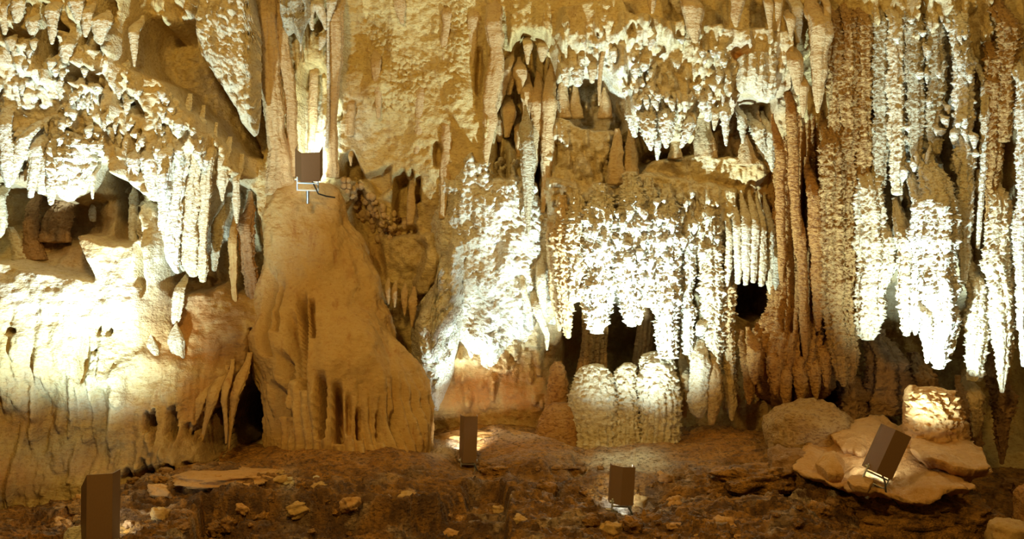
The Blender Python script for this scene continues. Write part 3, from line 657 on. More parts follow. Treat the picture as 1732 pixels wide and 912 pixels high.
# top left corner: shaded hanging knobs
row('stalactite', 'stalactite', M['cream'], 'stalactites in the top left corner', [
  ([(6,-20,9),(6,20,9),(8,45,6),(8,58,3)], 'stalactite touching the left picture edge at the very top'),
  ([(30,-20,12),(30,10,12),(29,28,9),(28,38,4)], 'short blunt stalactite second from the left in the top left corner'),
  ([(56,18,8),(55,38,11),(54,52,9),(54,60,4)], 'lumpy white stalactite knob third from the left at the top left'),
  ([(90,-20,13),(89,20,12),(88,50,8),(88,74,3)], 'large cream tapering stalactite in the top left corner'),
  ([(113,56,10),(113,75,13),(112,95,9),(111,106,4)], 'stubby white stalactite below the large cream tapering one', 9.12),
  ([(128,-20,14),(129,5,13),(130,25,8),(131,38,3)], 'white crusted stalactite right of the large cream tapering one'),
  ([(146,-5,12),(146,25,10),(146,45,8),(145,62,3)], 'narrow white crusted stalactite left of the bulky white lump'),
  ([(172,10,14),(173,35,18),(171,55,13),(170,74,5)], 'bulky white crusted lump hanging at the top left'),
  ([(225,15,9),(226,35,13),(226,52,9),(227,85,5),(228,112,2)], 'cream bulb with a thin tail hanging left of the shaded hollow'),
  ([(130,128,12),(130,145,10),(128,160,6),(127,172,2)], 'white wedge shaped stalactite below the dark gap of the overhang'),
  ([(55,62,8),(56,72,7),(57,84,3)], 'small white tooth under the lumpy knob at the top left'),
  ([(20,55,9),(20,72,10),(22,86,5)], 'round crusted knob near the left picture edge'),
  ([(340,35,7),(340,60,7),(342,80,6),(344,95,2)], 'narrow white stalactite at the right rim of the shaded hollow'),
  ([(160,140,8),(166,150,9),(168,158,4)], 'small white crust bulb inside the low dark pocket'),
  ])
curtain('crusted_curtain', 'rough white crusted curtain narrowing downward beside the tall tan pillar', 'drapery', M['cream'],
        [(340,-30),(380,-30),(425,-30),(442,60)], [(340,60),(350,108),(362,122),(372,140),(382,152),(390,168),(402,185),(412,210),(421,222),(430,232),(437,228),(442,190)], (10.1, 10.4), thick=0.22, nfl=6, lump=0.12, frill=0.06)

# ------------------------------------------------------------------ fluted drapes below the overhang
row('drapery_strip', 'drapery', M['cream'], 'fluted strips below the left overhang', [
  ([(262,290,10),(260,340,17),(255,400,19),(252,450,18),(260,490,12),(264,508,4)], 'wide tan and white strip standing behind the slim white post', 10.0, 'cream'),
  ([(290,170,9),(288,240,11),(281,320,11),(272,390,8),(268,430,3)], 'white strip running down from the bright crust to the tan strip', 9.8, 'pale'),
  ([(306,150,10),(304,230,13),(298,310,15),(291,400,14),(294,450,9),(300,462,4)], 'broad white strip left of a narrow dark slit', 9.85, 'pale'),
  ([(330,170,9),(328,250,12),(324,330,15),(318,400,17),(322,450,13),(326,468,5)], 'grey white strip right of the narrow dark slit', 9.95, 'cream'),
  ([(352,200,8),(350,270,9),(346,350,8),(342,420,7),(343,460,8),(343,477,4)], 'narrow strip ending in a rounded tip beside the black gap', 9.95, 'cream'),
  ([(376,225,11),(377,265,11),(376,310,8),(376,340,2)], 'pointed white tooth left of the small black gaps', 10.1, 'cream'),
  ([(372,330,10),(368,380,10),(364,430,7),(362,458,3)], 'greenish white strip below the pointed white tooth', 10.3, 'grey'),
  ([(397,255,8),(398,300,8),(400,345,6),(401,377,2)], 'small pointed tooth nearest the shoulder of the great mound', 10.2, 'cream'),
  ([(388,340,7),(391,400,7),(394,450,6),(397,500,4),(398,520,2)], 'thin brown strip hanging before the black gap', 10.4, 'ochre'),
  ([(412,320,9),(416,400,12),(424,470,11),(432,540,7),(436,580,3)], 'long shaded brown strip along the left flank of the great mound', 10.5, 'brown'),
  ([(306,455,6),(305,480,8),(303,505,9),(298,540,7),(296,548,3)], 'ribbed pale strip just above the upright pale boss', None, 'cream'),
  ], nf=6, flute=0.25, wide=1.06, ratio=0.7, lump=0.2)
tube('calcite_boss', 'upright pale rounded boss on the brown lower left wall', 'flowstone', M['cream'], [(296,546,4),(297,556,10),(300,580,14),(303,600,13),(306,614,5)], None, emb=-0.05, sink=0.03, frill=0.1)
tube('calcite_boss', 'elongated pale streak of flowstone left of the upright boss', 'flowstone', M['cream'], [(252,562,4),(252,580,10),(256,605,12),(262,630,8),(266,645,3)], None, emb=-0.06, sink=0.03, frill=0.15)
row('root_strip', 'stalactite', M['ochre'], 'leaning flowstone legs between the drip holes', [
  ([(352,630,11),(337,690,8),(322,730,4),(318,745,2)], 'leaning flowstone leg at the left of the tall drip holes', 9.80),
  ([(372,622,12),(357,680,8),(346,720,4),(342,745,2)], 'second leaning flowstone leg from the left among tall drip holes', 9.80),
  ([(380,612,11),(378,680,5),(382,720,4),(382,750,2)], 'thin flowstone leg splitting the tallest drip hole', 9.80),
  ([(410,600,13),(396,680,7),(390,720,4),(386,760,2)], 'curved flowstone leg at the mouth of the black recess', 9.88),
  ([(443,600,9),(447,660,7),(450,700,4),(450,738,2)], 'brown pointed leg hanging in the black recess before the mound', 10.35),
  ], flute=0.2, lump=0.2)

# ------------------------------------------------------------------ pillars over the upper floodlight
row('pillar', 'column', M['tan'], 'pillars beside the floodlight niche', [
  ([(452,-40,16),(455,60,15),(462,160,18),(470,240,16),(476,300,22),(478,330,28)], 'tall smooth tan pillar left of the lamp niche', 10.7),
  ([(440,-40,10),(446,60,9),(452,150,8),(458,230,5)], 'narrow tan rib on the left side of the tall smooth pillar', 10.65),
  ([(474,-40,12),(476,40,10),(482,90,11),(492,170,10),(494,240,9),(497,300,10)], 'second tan pillar bordering the lamp niche on its left', 10.75),
  ([(570,-40,18),(566,60,15),(564,140,10),(563,220,8),(563,300,10)], 'tan pillar bordering the lamp niche on its right', 10.85),
  ([(531,60,8),(532,130,7),(530,190,8),(527,240,5)], 'slender tan strand in the middle of the lamp niche', 11.2),
  ([(593,140,6),(596,190,7),(590,230,8)], 'short tan rib right of the lamp niche', 11.05),
  ], frill=0.1, flute=0.12)
tube('straw_column', 'thin straight white straw column rising above the upper floodlight', 'column', M['pale'], [(555,-30,2.2),(555,100,2.2),(555,200,2.4),(553,250,3)], 10.75, frill=0.02, flute=0.02, lump=0.03)
curtain('frosted_cluster', 'grey frosted cluster of drips hanging above the lamp niche', 'drapery', M['grey'], [(478,-30),(500,-30),(525,-30)], [(478,45),(488,62),(498,55),(508,75),(516,50),(525,30)], 10.7, thick=0.2, nfl=4, lump=0.12, frill=0.06)
row('stalactite', 'stalactite', M['cream'], 'small stalactites above the lamp niche', [
  ([(536,-20,10),(538,10,10),(546,30,7),(551,50,2)], 'pointed stalactite with a white tip close to the straw column'),
  ([(508,50,5),(509,70,3),(509,86,1.5)], 'fine white tip hanging from the grey frosted cluster'),
  ([(520,-20,8),(524,20,7),(528,50,3)], 'small tan stalactite between the frosted cluster and white tip'),
  ([(547,50,8),(546,70,6),(541,84,2)], 'short white edged wedge left of the straw column'),
  ([(565,-20,10),(560,10,8),(556,35,3)], 'small tan stalactite right of the straw column at the top edge'),
  ], 10.75)

# ------------------------------------------------------------------ middle wall: ribs, pocket tooth, teeth
row('flowstone_rib', 'flowstone', M['tan'], 'ribs on the smooth middle wall', [
  ([(632,50,5),(634,110,9),(640,150,7),(640,200,3)], 'faint tan rib left on the smooth middle wall', None),
  ([(715,90,8),(712,140,12),(708,200,9),(704,260,4)], 'tan rib in the middle of the smooth middle wall', None),
  ([(755,-30,10),(756,30,9),(753,70,6),(750,100,2)], 'tan rib at the top edge of the smooth middle wall', None),
  ([(798,-30,12),(802,40,10),(800,80,7),(797,112,2)], 'tan pointed rib at the top left of the deep crack', None),
  ([(832,-30,16),(838,60,14),(834,150,12),(826,230,9),(822,280,4)], 'long tan rib right of the deep crack', None),
  ([(672,-30,8),(676,10,9),(680,40,4)], 'small tan rib at the top edge above the cracked patch', None),
  ([(760,150,7),(757,220,9),(752,300,8),(748,370,4)], 'low tan rib above the left border of the white cascade', None),
  ([(697,290,6),(697,340,7),(693,380,5)], 'tan rib between the two tall wall pockets', 11.1),
  ], emb=0.0, frill=0.06, lump=0.25, ratio=0.6)
tube('stalactite', 'little tooth hanging in the mouth of the small dark pocket', 'stalactite', M['tan'], [(592,254,6),(593,265,4),(594,280,1.5)], 10.95)
row('stalactite', 'stalactite', M['tan'], 'small teeth under the hanging tan bulge', [
  ([(655,470,6),(656,500,4),(657,514,1.5)], 'leftmost small tooth under the tan bulge above the mound flank'),
  ([(667,475,6),(668,505,4),(668,520,1.5)], 'second small tooth from the left under the tan bulge'),
  ([(683,480,7),(684,515,5),(684,534,1.5)], 'third small tooth from the left under the tan bulge'),
  ([(697,485,8),(698,525,6),(697,552,2)], 'longest small tooth at the right under the tan bulge'),
  ], 10.85)
def knob(px, py, r, d, first=[]):
    k = random.randrange(4)
    if len(first) <= k:
        k = len(first)
        lat, lon = 10, 14; v = []
        for i in range(lat + 1):
            for j in range(lon):
                a = math.pi * i / lat; b = 2 * math.pi * j / lon
                v.append((math.sin(a) * math.cos(b), math.sin(a) * math.sin(b), math.cos(a) * 1.15))
        v = np.array(v, np.float32); v *= (1 + 0.22 * fbm(v * 1.4 + 9.1 * k, 3))[:, None]
        o = build('popcorn_knob', v, grid_quads(lon, lat + 1, True), M['tan']); first.append(o)
    else:
        o = first[k].copy(); C.objects.link(o)
    o.location = P(px, py, d); rr = r * d / F; o.scale = (rr, rr, rr); o.rotation_euler = (0, 0, random.uniform(0, 6))
    tag(o, 'small rounded tan calcite knob in the cluster above the flank of the mound', 'cave popcorn', 'popcorn knobs above the mound flank')
rk = random.Random(5); n = 0
kp = [(575,298),(600,300),(640,345),(690,375),(690,395),(640,408),(610,370),(582,325)]
while n < 75:
    u_, v_ = rk.uniform(572, 692), rk.uniform(298, 408)
    if poly_sd(kp, np.array([u_]), np.array([v_]))[0] < 0:
        knob(u_, v_, rk.uniform(3.2, 6.5), wall_d(u_, v_) - 0.01); n += 1

# ------------------------------------------------------------------ shadowed folds under the arch
row('hanging_fold', 'stalactite', M['tan'], 'shadowed folds under the arch', [
  ([(892,52,8),(892,80,8),(892,108,2)], 'short stalactite hanging highest under the arch of folds', 11.0),
  ([(919,60,8),(918,85,9),(917,106,2)], 'short leaf shaped stalactite at the right under the arch', 11.0),
  ([(868,65,8),(858,110,9),(846,160,9),(836,192,4)], 'dark leaning fold along the left border of the arch', 10.95),
  ([(878,90,9),(880,130,10),(879,158,3)], 'pointed fold under the left part of the arch', 11.0),
  ([(862,95,9),(862,130,11),(860,160,4)], 'blunt fold between the leaning fold and the pointed fold', 11.05),
  ([(862,155,10),(861,190,13),(858,232,5)], 'stout tan fold below the blunt fold of the arch', 11.0),
  ([(892,110,10),(893,160,12),(892,190,9),(889,230,3)], 'rounded fold in the centre below the arch', 11.0),
  ([(912,110,12),(910,170,13),(906,240,10),(900,300,4)], 'long tan fold right of the centre below the arch', 10.95),
  ([(934,100,12),(930,160,12),(926,230,10),(922,300,8),(918,360,3)], 'longest fold at the right border of the arch', 10.85),
  ([(845,180,8),(846,215,10),(845,240,4)], 'small fold lowest on the left under the arch', 11.05),
  ([(876,195,7),(877,235,8),(876,265,3)], 'grey frosted fold lowest in the centre under the arch', 11.0),
  ], frill=0.12, lump=0.2)

# ------------------------------------------------------------------ upper right: roof stalactites
row('stalactite', 'stalactite', M['tan'], 'smooth stalactites at the upper right top edge', [
  ([(1103,-30,9),(1103,5,8),(1103,22,3)], 'small stalactite first from the left above the white crust'),
  ([(1146,-30,13),(1147,5,12),(1150,22,4)], 'frosted stubby stalactite second from the left above the white crust', None, 'cream'),
  ([(1170,-30,20),(1172,20,17),(1174,50,12),(1176,72,4)], 'big tan stalactite third from the left above the white crust'),
  ([(1248,-30,16),(1247,10,10),(1245,30,8),(1245,45,3)], 'pointed stalactite with a white tip over the red stained patch'),
  ([(1297,-30,9),(1299,10,8),(1302,40,4),(1303,55,2)], 'slim stalactite left of the frosted one near the rust column'),
  ([(1316,-30,8),(1317,20,7),(1317,52,2)], 'thin brown stalactite close to the frosted one'),
  ([(1346,-30,15),(1347,20,13),(1349,50,8),(1350,72,4)], 'frosted white stalactite above the rust column', None, 'cream'),
  ([(1338,10,9),(1337,40,8),(1337,66,2)], 'short tan stalactite left behind the frosted white one'),
  ([(1346,62,14),(1346,110,14),(1349,140,8),(1350,160,3)], 'broad tan stalactite below the frosted white one'),
  ([(1362,105,9),(1361,150,9),(1359,180,6),(1358,198,2)], 'pointed tan stalactite left of the longest smooth one'),
  ([(1385,-30,20),(1386,60,18),(1386,120,16),(1384,160,10),(1383,190,3)], 'longest smooth tan stalactite above the rust column'),
  ([(1400,-30,8),(1400,40,6),(1402,66,2)], 'small stalactite just right of the longest smooth one'),
  ], 10.05, frill=0.08, lump=0.16)
row('stalactite', 'stalactite', M['pale'], 'white stalactites under the upper crust', [
  ([(1066,170,10),(1070,205,10),(1074,232,4)], 'white stalactite at the left end of the upper crust'),
  ([(1098,165,15),(1099,215,14),(1100,238,9),(1101,254,3)], 'bright white stalactite second from the left under the upper crust'),
  ([(1112,215,7),(1112,250,6),(1112,270,2)], 'small white drip between two bright stalactites under the upper crust'),
  ([(1128,165,14),(1128,210,13),(1128,232,9),(1127,250,3)], 'bright white stalactite right of the small white drip'),
  ([(1172,180,9),(1166,210,10),(1158,235,8),(1152,250,3)], 'slanting white stalactite under the upper crust'),
  ([(1198,150,14),(1198,185,11),(1198,205,4)], 'short white stalactite over the brown alcove stalagmites'),
  ([(1212,170,8),(1210,200,7),(1208,220,2)], 'thin tan tipped drip over the brown alcove stalagmites', None, 'cream'),
  ([(1226,150,9),(1227,205,8),(1228,246,2)], 'long thin drip below the red stained patch'),
  ([(1254,170,8),(1256,215,7),(1257,243,2)], 'frilled drip right of the long thin drip', None, 'cream'),
  ([(1275,185,13),(1284,225,13),(1292,255,9),(1297,272,4)], 'frilled white drapery leaning over the right end of the shelf', None, 'cream'),
  ([(1300,180,9),(1303,225,9),(1305,270,7),(1306,290,2)], 'frilled drip at the far right end of the shelf', None, 'cream'),
  ([(955,95,9),(957,125,9),(958,145,4)], 'crusted knob hanging over the shaded left pocket', None, 'cream'),
  ([(977,100,10),(977,130,10),(977,146,5)], 'frosted knob in the middle over the shaded left pocket'),
  ([(1004,100,9),(1003,125,8),(1002,140,4)], 'crusted knob at the right over the shaded left pocket', None, 'cream'),
  ], emb=0.05, frill=0.45)
tube('drip_rod', 'thin brown rod of dripstone hanging before the shaded left pocket', 'stalactite', M['tan'], [(1024,28,3),(1023,75,4),(1016,110,4),(1014,150,3),(1013,178,1.5)], 10.35, frill=0.1)
curtain('white_patch', 'pale cream crust sheet under the roof right of the red stained patch', 'drapery', M['cream'], [(1245,100),(1275,92),(1312,100)], [(1245,152),(1255,160),(1265,150),(1275,165),(1285,172),(1298,175),(1312,165)], 10.28, thick=0.12, nfl=4)
row('stalagmite', 'stalagmite', M['tan'], 'shaded stalagmites in the upper alcoves', [
  ([(952,130,2),(952,140,6),(950,155,10),(951,175,12),(955,200,14)], 'round brown stalagmite at the left in the shaded left pocket', 11.0),
  ([(973,140,2),(973,150,5),(974,168,8),(976,200,11)], 'second brown stalagmite in the shaded left pocket', 11.0),
  ([(1022,148,2),(1022,165,7),(1022,200,13)], 'pointed brown stalagmite at the right in the shaded left pocket', 10.85),
  ([(1044,218,4),(1044,236,8),(1044,262,12),(1044,300,15),(1044,312,16)], 'left tan stump at the left end of the lit shelf', 10.65),
  ([(1067,212,4),(1067,230,7),(1066,262,11),(1064,300,14),(1064,312,15)], 'right tan stump at the left end of the lit shelf', 10.7),
  ([(1188,185,4),(1188,200,12),(1187,220,17),(1186,245,20),(1186,268,24)], 'broad brown stalagmite in the middle of the lit shelf', 10.75),
  ([(1142,222,2),(1142,230,5),(1142,245,8),(1142,268,12)], 'small gold stalagmite left on the lit shelf', 10.6),
  ([(1262,228,2),(1262,240,9),(1262,255,15),(1262,280,22)], 'brown hump at the right end of the lit shelf', 10.7),
  ], base='bottom', frill=0.12)

# ------------------------------------------------------------------ the bank of frilled hanging bodies
row('frilled_stalactite', 'stalactite', M['pale'], 'frilled stalactites over the black opening', [
  ([(952,330,14),(952,420,14),(955,480,11),(959,540,8),(961,572,3)], 'tan frilled stalactite left at the black opening with a long tip', 10.55, 'tan'),
  ([(976,320,17),(977,400,19),(977,460,18),(976,495,15),(975,510,9)], 'cream frilled stalactite with a blunt end left of the big one', 10.5, 'cream'),
  ([(1016,310,24),(1018,380,25),(1014,450,24),(1010,510,18),(1009,545,14),(1008,564,7)], 'big cream frilled stalactite left of the tall black cleft', 10.42, 'pale'),
  ([(1030,430,9),(1031,490,9),(1030,518,7),(1029,532,3)], 'narrow frilled side tip on the big cream stalactite', 10.5, 'cream'),
  ([(990,450,8),(989,500,7),(989,532,3)], 'small rust edged side tip left of the big cream stalactite', 10.5, 'tan'),
  ([(1068,290,22),(1066,380,23),(1066,450,22),(1066,500,15),(1067,530,12),(1068,552,7)], 'brilliant white frilled stalactite right of the tall black cleft', 10.38),
  ([(1083,470,5),(1083,515,5),(1082,540,4),(1081,549,2)], 'thin cream strand beside the tip of the brilliant white stalactite', 10.4, 'cream'),
  ([(1098,300,18),(1098,400,19),(1099,470,18),(1101,505,14),(1103,520,8)], 'white frilled body with a ragged short end over the opening', 10.42),
  ([(1130,310,16),(1128,400,17),(1128,480,16),(1128,540,16),(1127,585,15),(1127,606,13)], 'white frilled column that almost meets the right stalagmite dome', 10.4),
  ([(1163,330,10),(1163,420,11),(1162,500,10),(1162,560,9),(1163,600,5)], 'slim frilled white strand between two dark slits', 10.5),
  ([(1199,320,14),(1203,420,15),(1205,500,16),(1206,560,15),(1210,620,10),(1212,650,5)], 'tall frilled cream column right of the dark slits', 10.55, 'cream'),
  ([(1230,430,9),(1230,520,11),(1232,600,10),(1238,660,8),(1240,690,4)], 'long tan frilled column left of the small black window', 10.6, 'tan'),
  ([(1180,330,9),(1182,400,9),(1186,450,6),(1187,470,2)], 'frilled white strand ending above the right dark slit', 10.55, 'cream'),
  ], frill=0.6, nf=7, flute=0.24, wide=1.16, lump=0.22, sink=0.06)
row('organ_pipe', 'stalactite', M['cream'], 'organ pipe stalactites over the small black window', [
  ([(1236,335,6),(1233,400,6),(1231,450,6),(1230,485,3)], 'first organ pipe from the left above the small black window', 10.5),
  ([(1250,322,7),(1248,390,7),(1248,450,7),(1248,480,4)], 'second organ pipe from the left above the small black window', 10.45),
  ([(1264,318,8),(1263,390,8),(1261,450,7),(1261,482,4)], 'third organ pipe from the left above the small black window', 10.42),
  ([(1278,318,7),(1276,390,8),(1275,450,7),(1274,478,4)], 'fourth organ pipe from the left above the small black window', 10.42),
  ([(1291,320,7),(1290,390,8),(1288,450,8),(1287,484,4)], 'fifth organ pipe from the left above the small black window', 10.45),
  ([(1304,322,6),(1303,390,8),(1301,450,9),(1302,480,7),(1303,497,3)], 'last organ pipe on the right above the small black window', 10.5),
  ([(1317,400,6),(1316,440,8),(1313,475,6),(1312,490,2)], 'blue grey short pipe tucked behind the last organ pipe', 10.38, 'grey'),
  ], frill=0.4, nf=5)

# ------------------------------------------------------------------ stalagmites on the floor in the middle
D = M['cream']
mound('stalagmite', 'left and broadest of three pale stalagmite domes before the black opening', 'stalagmite', D, [(616,996,1014,10.75),(622,985,1028,10.75),(640,972,1038,10.7),(665,962,1044,10.65),(700,962,1048,10.6),(740,968,1052,10.55),(775,964,1058,10.5)], 10.7, ratio=0.8, nf=22, lump=0.03, frill=0.35, flute_from=0.5, flute_amp=0.035, group='pale stalagmite domes')
mound('stalagmite', 'middle and smallest of three pale stalagmite domes before the black opening', 'stalagmite', D, [(614,1056,1068,10.7),(620,1046,1076,10.7),(640,1042,1081,10.65),(680,1042,1084,10.6),(730,1040,1088,10.5),(775,1036,1092,10.45)], 10.7, ratio=0.9, nf=16, lump=0.03, frill=0.45, flute_from=0.4, flute_amp=0.035, group='pale stalagmite domes')
mound('stalagmite', 'right and tallest of three pale stalagmite domes before the black opening', 'stalagmite', D, [(596,1100,1124,10.65),(603,1090,1136,10.65),(620,1084,1142,10.6),(660,1082,1148,10.55),(705,1084,1150,10.5),(745,1080,1146,10.45),(775,1076,1150,10.4)], 10.7, ratio=0.9, nf=18, lump=0.03, frill=0.4, flute_from=0.3, flute_amp=0.05, group='pale stalagmite domes')
mound('stalagmite', 'narrow rust brown stalagmite left behind the pale domes', 'stalagmite', M['rust'], [(612,938,948,10.95),(622,930,954,10.95),(650,926,958,10.9),(690,924,962,10.85),(730,918,966,10.8)], 10.9, ratio=0.9, nf=10, lump=0.04, frill=0.25, flute_from=0.7, flute_amp=0.02)
mound('flowstone_hump', 'low rust brown hump at the foot of the left pale dome', 'flowstone', M['rust'], [(682,930,962,10.7),(692,915,975,10.65),(715,904,980,10.6),(745,900,984,10.55),(775,896,988,10.5)], 10.65, ratio=0.8, nf=18, lump=0.04, frill=0.15, flute_from=0.8, flute_amp=0.02)
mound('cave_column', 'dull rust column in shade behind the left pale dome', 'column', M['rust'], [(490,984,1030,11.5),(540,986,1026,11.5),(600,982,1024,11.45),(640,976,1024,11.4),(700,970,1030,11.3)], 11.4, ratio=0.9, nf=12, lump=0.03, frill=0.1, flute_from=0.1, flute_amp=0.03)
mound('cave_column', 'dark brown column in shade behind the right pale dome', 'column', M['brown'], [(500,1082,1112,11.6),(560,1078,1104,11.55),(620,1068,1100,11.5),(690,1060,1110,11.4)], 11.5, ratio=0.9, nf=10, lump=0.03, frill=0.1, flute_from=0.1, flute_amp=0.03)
tube('hanging_club', 'pale hanging club with a rounded lower end right of the domes', 'stalactite', M['cream'], [(1191,545,8),(1190,572,13),(1187,600,17),(1183,650,18),(1180,685,17),(1181,702,10),(1182,708,4)], 10.45, frill=0.2, lump=0.1)
tube('hanging_club', 'smaller tan club right beside the pale hanging club', 'stalactite', M['tan'], [(1206,570,7),(1208,595,11),(1209,622,9),(1208,640,14),(1207,670,15),(1205,700,10),(1205,718,4)], 10.45, frill=0.25, lump=0.1)
tube('calcite_boss', 'small white bump above the pale hanging club', 'flowstone', M['pale'], [(1188,538,4),(1188,548,9),(1186,558,10),(1184,568,6)], 10.5)
tube('dripstone_strand', 'short tan strand left of the pale hanging club', 'stalactite', M['tan'], [(1160,590,9),(1159,640,10),(1158,680,9),(1157,706,4)], 10.65)
tube('dripstone_strand', 'tan strand hanging to the floor right of the smaller club', 'stalactite', M['tan'], [(1228,600,11),(1234,650,12),(1237,690,9),(1238,712,3)], 10.6)
tube('dripstone_strand', 'rust strand left of the black cleft under the rust column', 'stalactite', M['rust'], [(1264,560,11),(1266,620,12),(1266,660,9),(1267,684,3)], 10.4)

# ------------------------------------------------------------------ right hand curtain of long pleats
row('long_pleat', 'drapery', M['tan'], 'long pleats of the right hand curtain', [
  ([(1408,180,15),(1406,300,17),(1408,420,18),(1414,520,19),(1418,590,16),(1424,640,8),(1427,654,3)], 'leftmost long pleat with an orange tip next to the rust column', 10.15, 'umber'),
  ([(1404,-30,9),(1412,80,12),(1414,180,11),(1412,300,6)], 'narrow upper tan pleat right of the longest smooth stalactite', 10.2, 'umber'),
  ([(1436,-30,13),(1434,120,15),(1433,280,15),(1432,420,15),(1434,540,15),(1438,610,12),(1436,650,5)], 'second long pleat from the left with an orange foot', 10.2, 'umber'),
  ([(1462,-30,12),(1462,120,13),(1460,260,12),(1456,380,7),(1452,440,3)], 'upper tan pleat above the pale flat ended pleat', 10.2, 'umber'),
  ([(1472,250,16),(1472,350,20),(1470,450,22),(1470,520,23),(1470,555,20),(1468,575,10)], 'pale pleat with a flat ragged lower end', 10.1, 'cream'),
  ([(1494,340,12),(1500,420,18),(1498,455,14),(1492,485,8),(1489,499,3)], 'pale wedge shaped pleat pointing down to the left', 10.05, 'cream'),
  ([(1490,-30,13),(1492,120,14),(1490,250,14),(1486,330,8),(1484,360,3)], 'upper grey pleat over the pale wedge shaped pleat', 10.15, 'grey'),
  ([(1532,330,12),(1533,420,15),(1533,500,13),(1534,545,9),(1533,568,5)], 'cream frilled pleat left of the brilliant white pleat', 9.9, 'cream'),
  ([(1520,-30,12),(1518,120,14),(1516,250,12),(1518,330,7)], 'frilled upper pleat over the cream frilled pleat', 10.05, 'cream'),
  ([(1556,270,12),(1555,400,13),(1554,500,11),(1550,545,8),(1548,566,3)], 'slim frilled pleat touching the brilliant white pleat', 9.75, 'pale'),
  ([(1548,-30,13),(1548,100,14),(1550,200,12),(1549,290,5)], 'frosted upper pleat with curled frills left of the crusted panel', 9.9, 'grey'),
  ([(1590,255,24),(1588,360,30),(1590,450,30),(1592,520,27),(1592,570,20),(1590,610,13),(1588,624,6)], 'brilliant white pleat overexposed by the floodlight', 9.6, 'pale'),
  ([(1570,480,11),(1569,560,10),(1569,600,7),(1568,614,3)], 'short left tip beside the end of the brilliant white pleat', 9.58, 'pale'),
  ([(1612,500,9),(1612,560,9),(1610,590,6),(1608,602,2)], 'amber edged tip right of the end of the brilliant white pleat', 9.65, 'cream'),
  ([(1582,-30,13),(1584,80,15),(1582,180,13),(1583,260,8)], 'crusted upper pleat above the brilliant white pleat', 9.85, 'grey'),
  ([(1622,-30,12),(1626,80,14),(1630,200,15),(1634,330,13),(1632,430,9),(1630,480,4)], 'crusted white pleat left of the thin black crack', 9.7, 'pale'),
  ([(1666,70,6),(1667,160,7),(1664,250,6),(1660,330,5),(1654,420,3)], 'thin white lit rib right of the black crack', 9.7, 'pale'),
  ([(1684,30,12),(1684,120,16),(1680,220,16),(1676,320,10),(1672,400,6)], 'dull tan pleat right of the thin white lit rib', 9.72, 'umber'),
  ([(1704,-30,16),(1706,80,16),(1702,180,14),(1698,240,8)], 'upper dull tan pleat near the right picture edge', 9.65, 'umber'),
  ([(1658,420,13),(1656,480,18),(1654,540,17),(1652,600,15),(1650,635,13),(1648,645,8)], 'pale club shaped pleat with a rounded end', 9.75, 'cream'),
  ([(1654,630,13),(1652,680,11),(1650,720,8),(1648,740,3)], 'dull tan tip below the pale club shaped pleat', 9.85, 'tan'),
  ([(1692,270,13),(1690,370,18),(1690,450,20),(1692,530,18),(1694,590,13),(1695,640,7),(1695,664,3)], 'pale knobbly pleat with a long point near the right edge', 9.65, 'cream'),
  ([(1712,330,10),(1712,420,15),(1710,500,17),(1706,570,12),(1704,620,4)], 'tan warty pleat beside the pale knobbly one', 9.7, 'tan'),
  ([(1730,60,11),(1732,200,12),(1732,330,12),(1730,450,12),(1730,560,9),(1732,620,4)], 'white lit pleat cut by the right picture edge', 9.5, 'pale'),
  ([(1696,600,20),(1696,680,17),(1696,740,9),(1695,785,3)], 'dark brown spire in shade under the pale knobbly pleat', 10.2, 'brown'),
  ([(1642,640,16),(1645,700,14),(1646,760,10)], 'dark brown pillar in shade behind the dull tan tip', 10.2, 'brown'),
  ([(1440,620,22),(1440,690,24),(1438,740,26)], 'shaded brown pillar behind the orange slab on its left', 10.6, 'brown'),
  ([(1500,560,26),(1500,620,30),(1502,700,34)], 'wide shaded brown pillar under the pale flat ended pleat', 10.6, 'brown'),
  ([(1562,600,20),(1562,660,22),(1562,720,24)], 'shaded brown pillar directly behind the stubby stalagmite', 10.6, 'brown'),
  ], frill=0.42, nf=7, flute=0.28, wide=1.05, ratio=0.8, lump=0.2)

# ------------------------------------------------------------------ small crust stubs on the lit overhangs (all alike)
STUBS = []
bpy.context.view_layer.update()
DG = bpy.context.evaluated_depsgraph_get()
def rock_d(px, py):
    """distance to the rock surface that stands at this place of the survey"""
    o = Vector((0, 0, ZC)); v = P(px, py, 1.0) - o
    hit, loc, nrm, idx, ob, mx = sc.ray_cast(DG, o, v.normalized())
    return loc.y if hit else 10.5
def stub(px, py, r, ln, group, label, mat):
    key = mat
    lst = [s for s in STUBS if s[0] == key]
    d = rock_d(px, py - 5)
    if len(lst) < 5:
        q = P(px, py, d - 0.005); k = len(lst)
        o = tube('calcite_stub', label, 'stalactite', M[mat], [(px, py - 7, 5), (px, py - 2, 6.5), (px + 0.6, py + 6, 5), (px + 0.6, py + 13, 2)], d - 0.012, group, lump=0.3, frill=0.5, seed=3.1 * k + 1, step=0.008)
        STUBS.append((key, o))
    else:
        src = rk.choice(lst)[1]; o = src.copy(); C.objects.link(o)
        q = P(px, py - 7, d - 0.012); o.location = q
        s = r / 6.0; o.scale = (s, s, ln / 14.0)
        o.rotation_euler = (rk.uniform(-.15, .1), rk.uniform(-.25, .25), rk.uniform(-.6, .6))
        tag(o, label, 'stalactite', group)
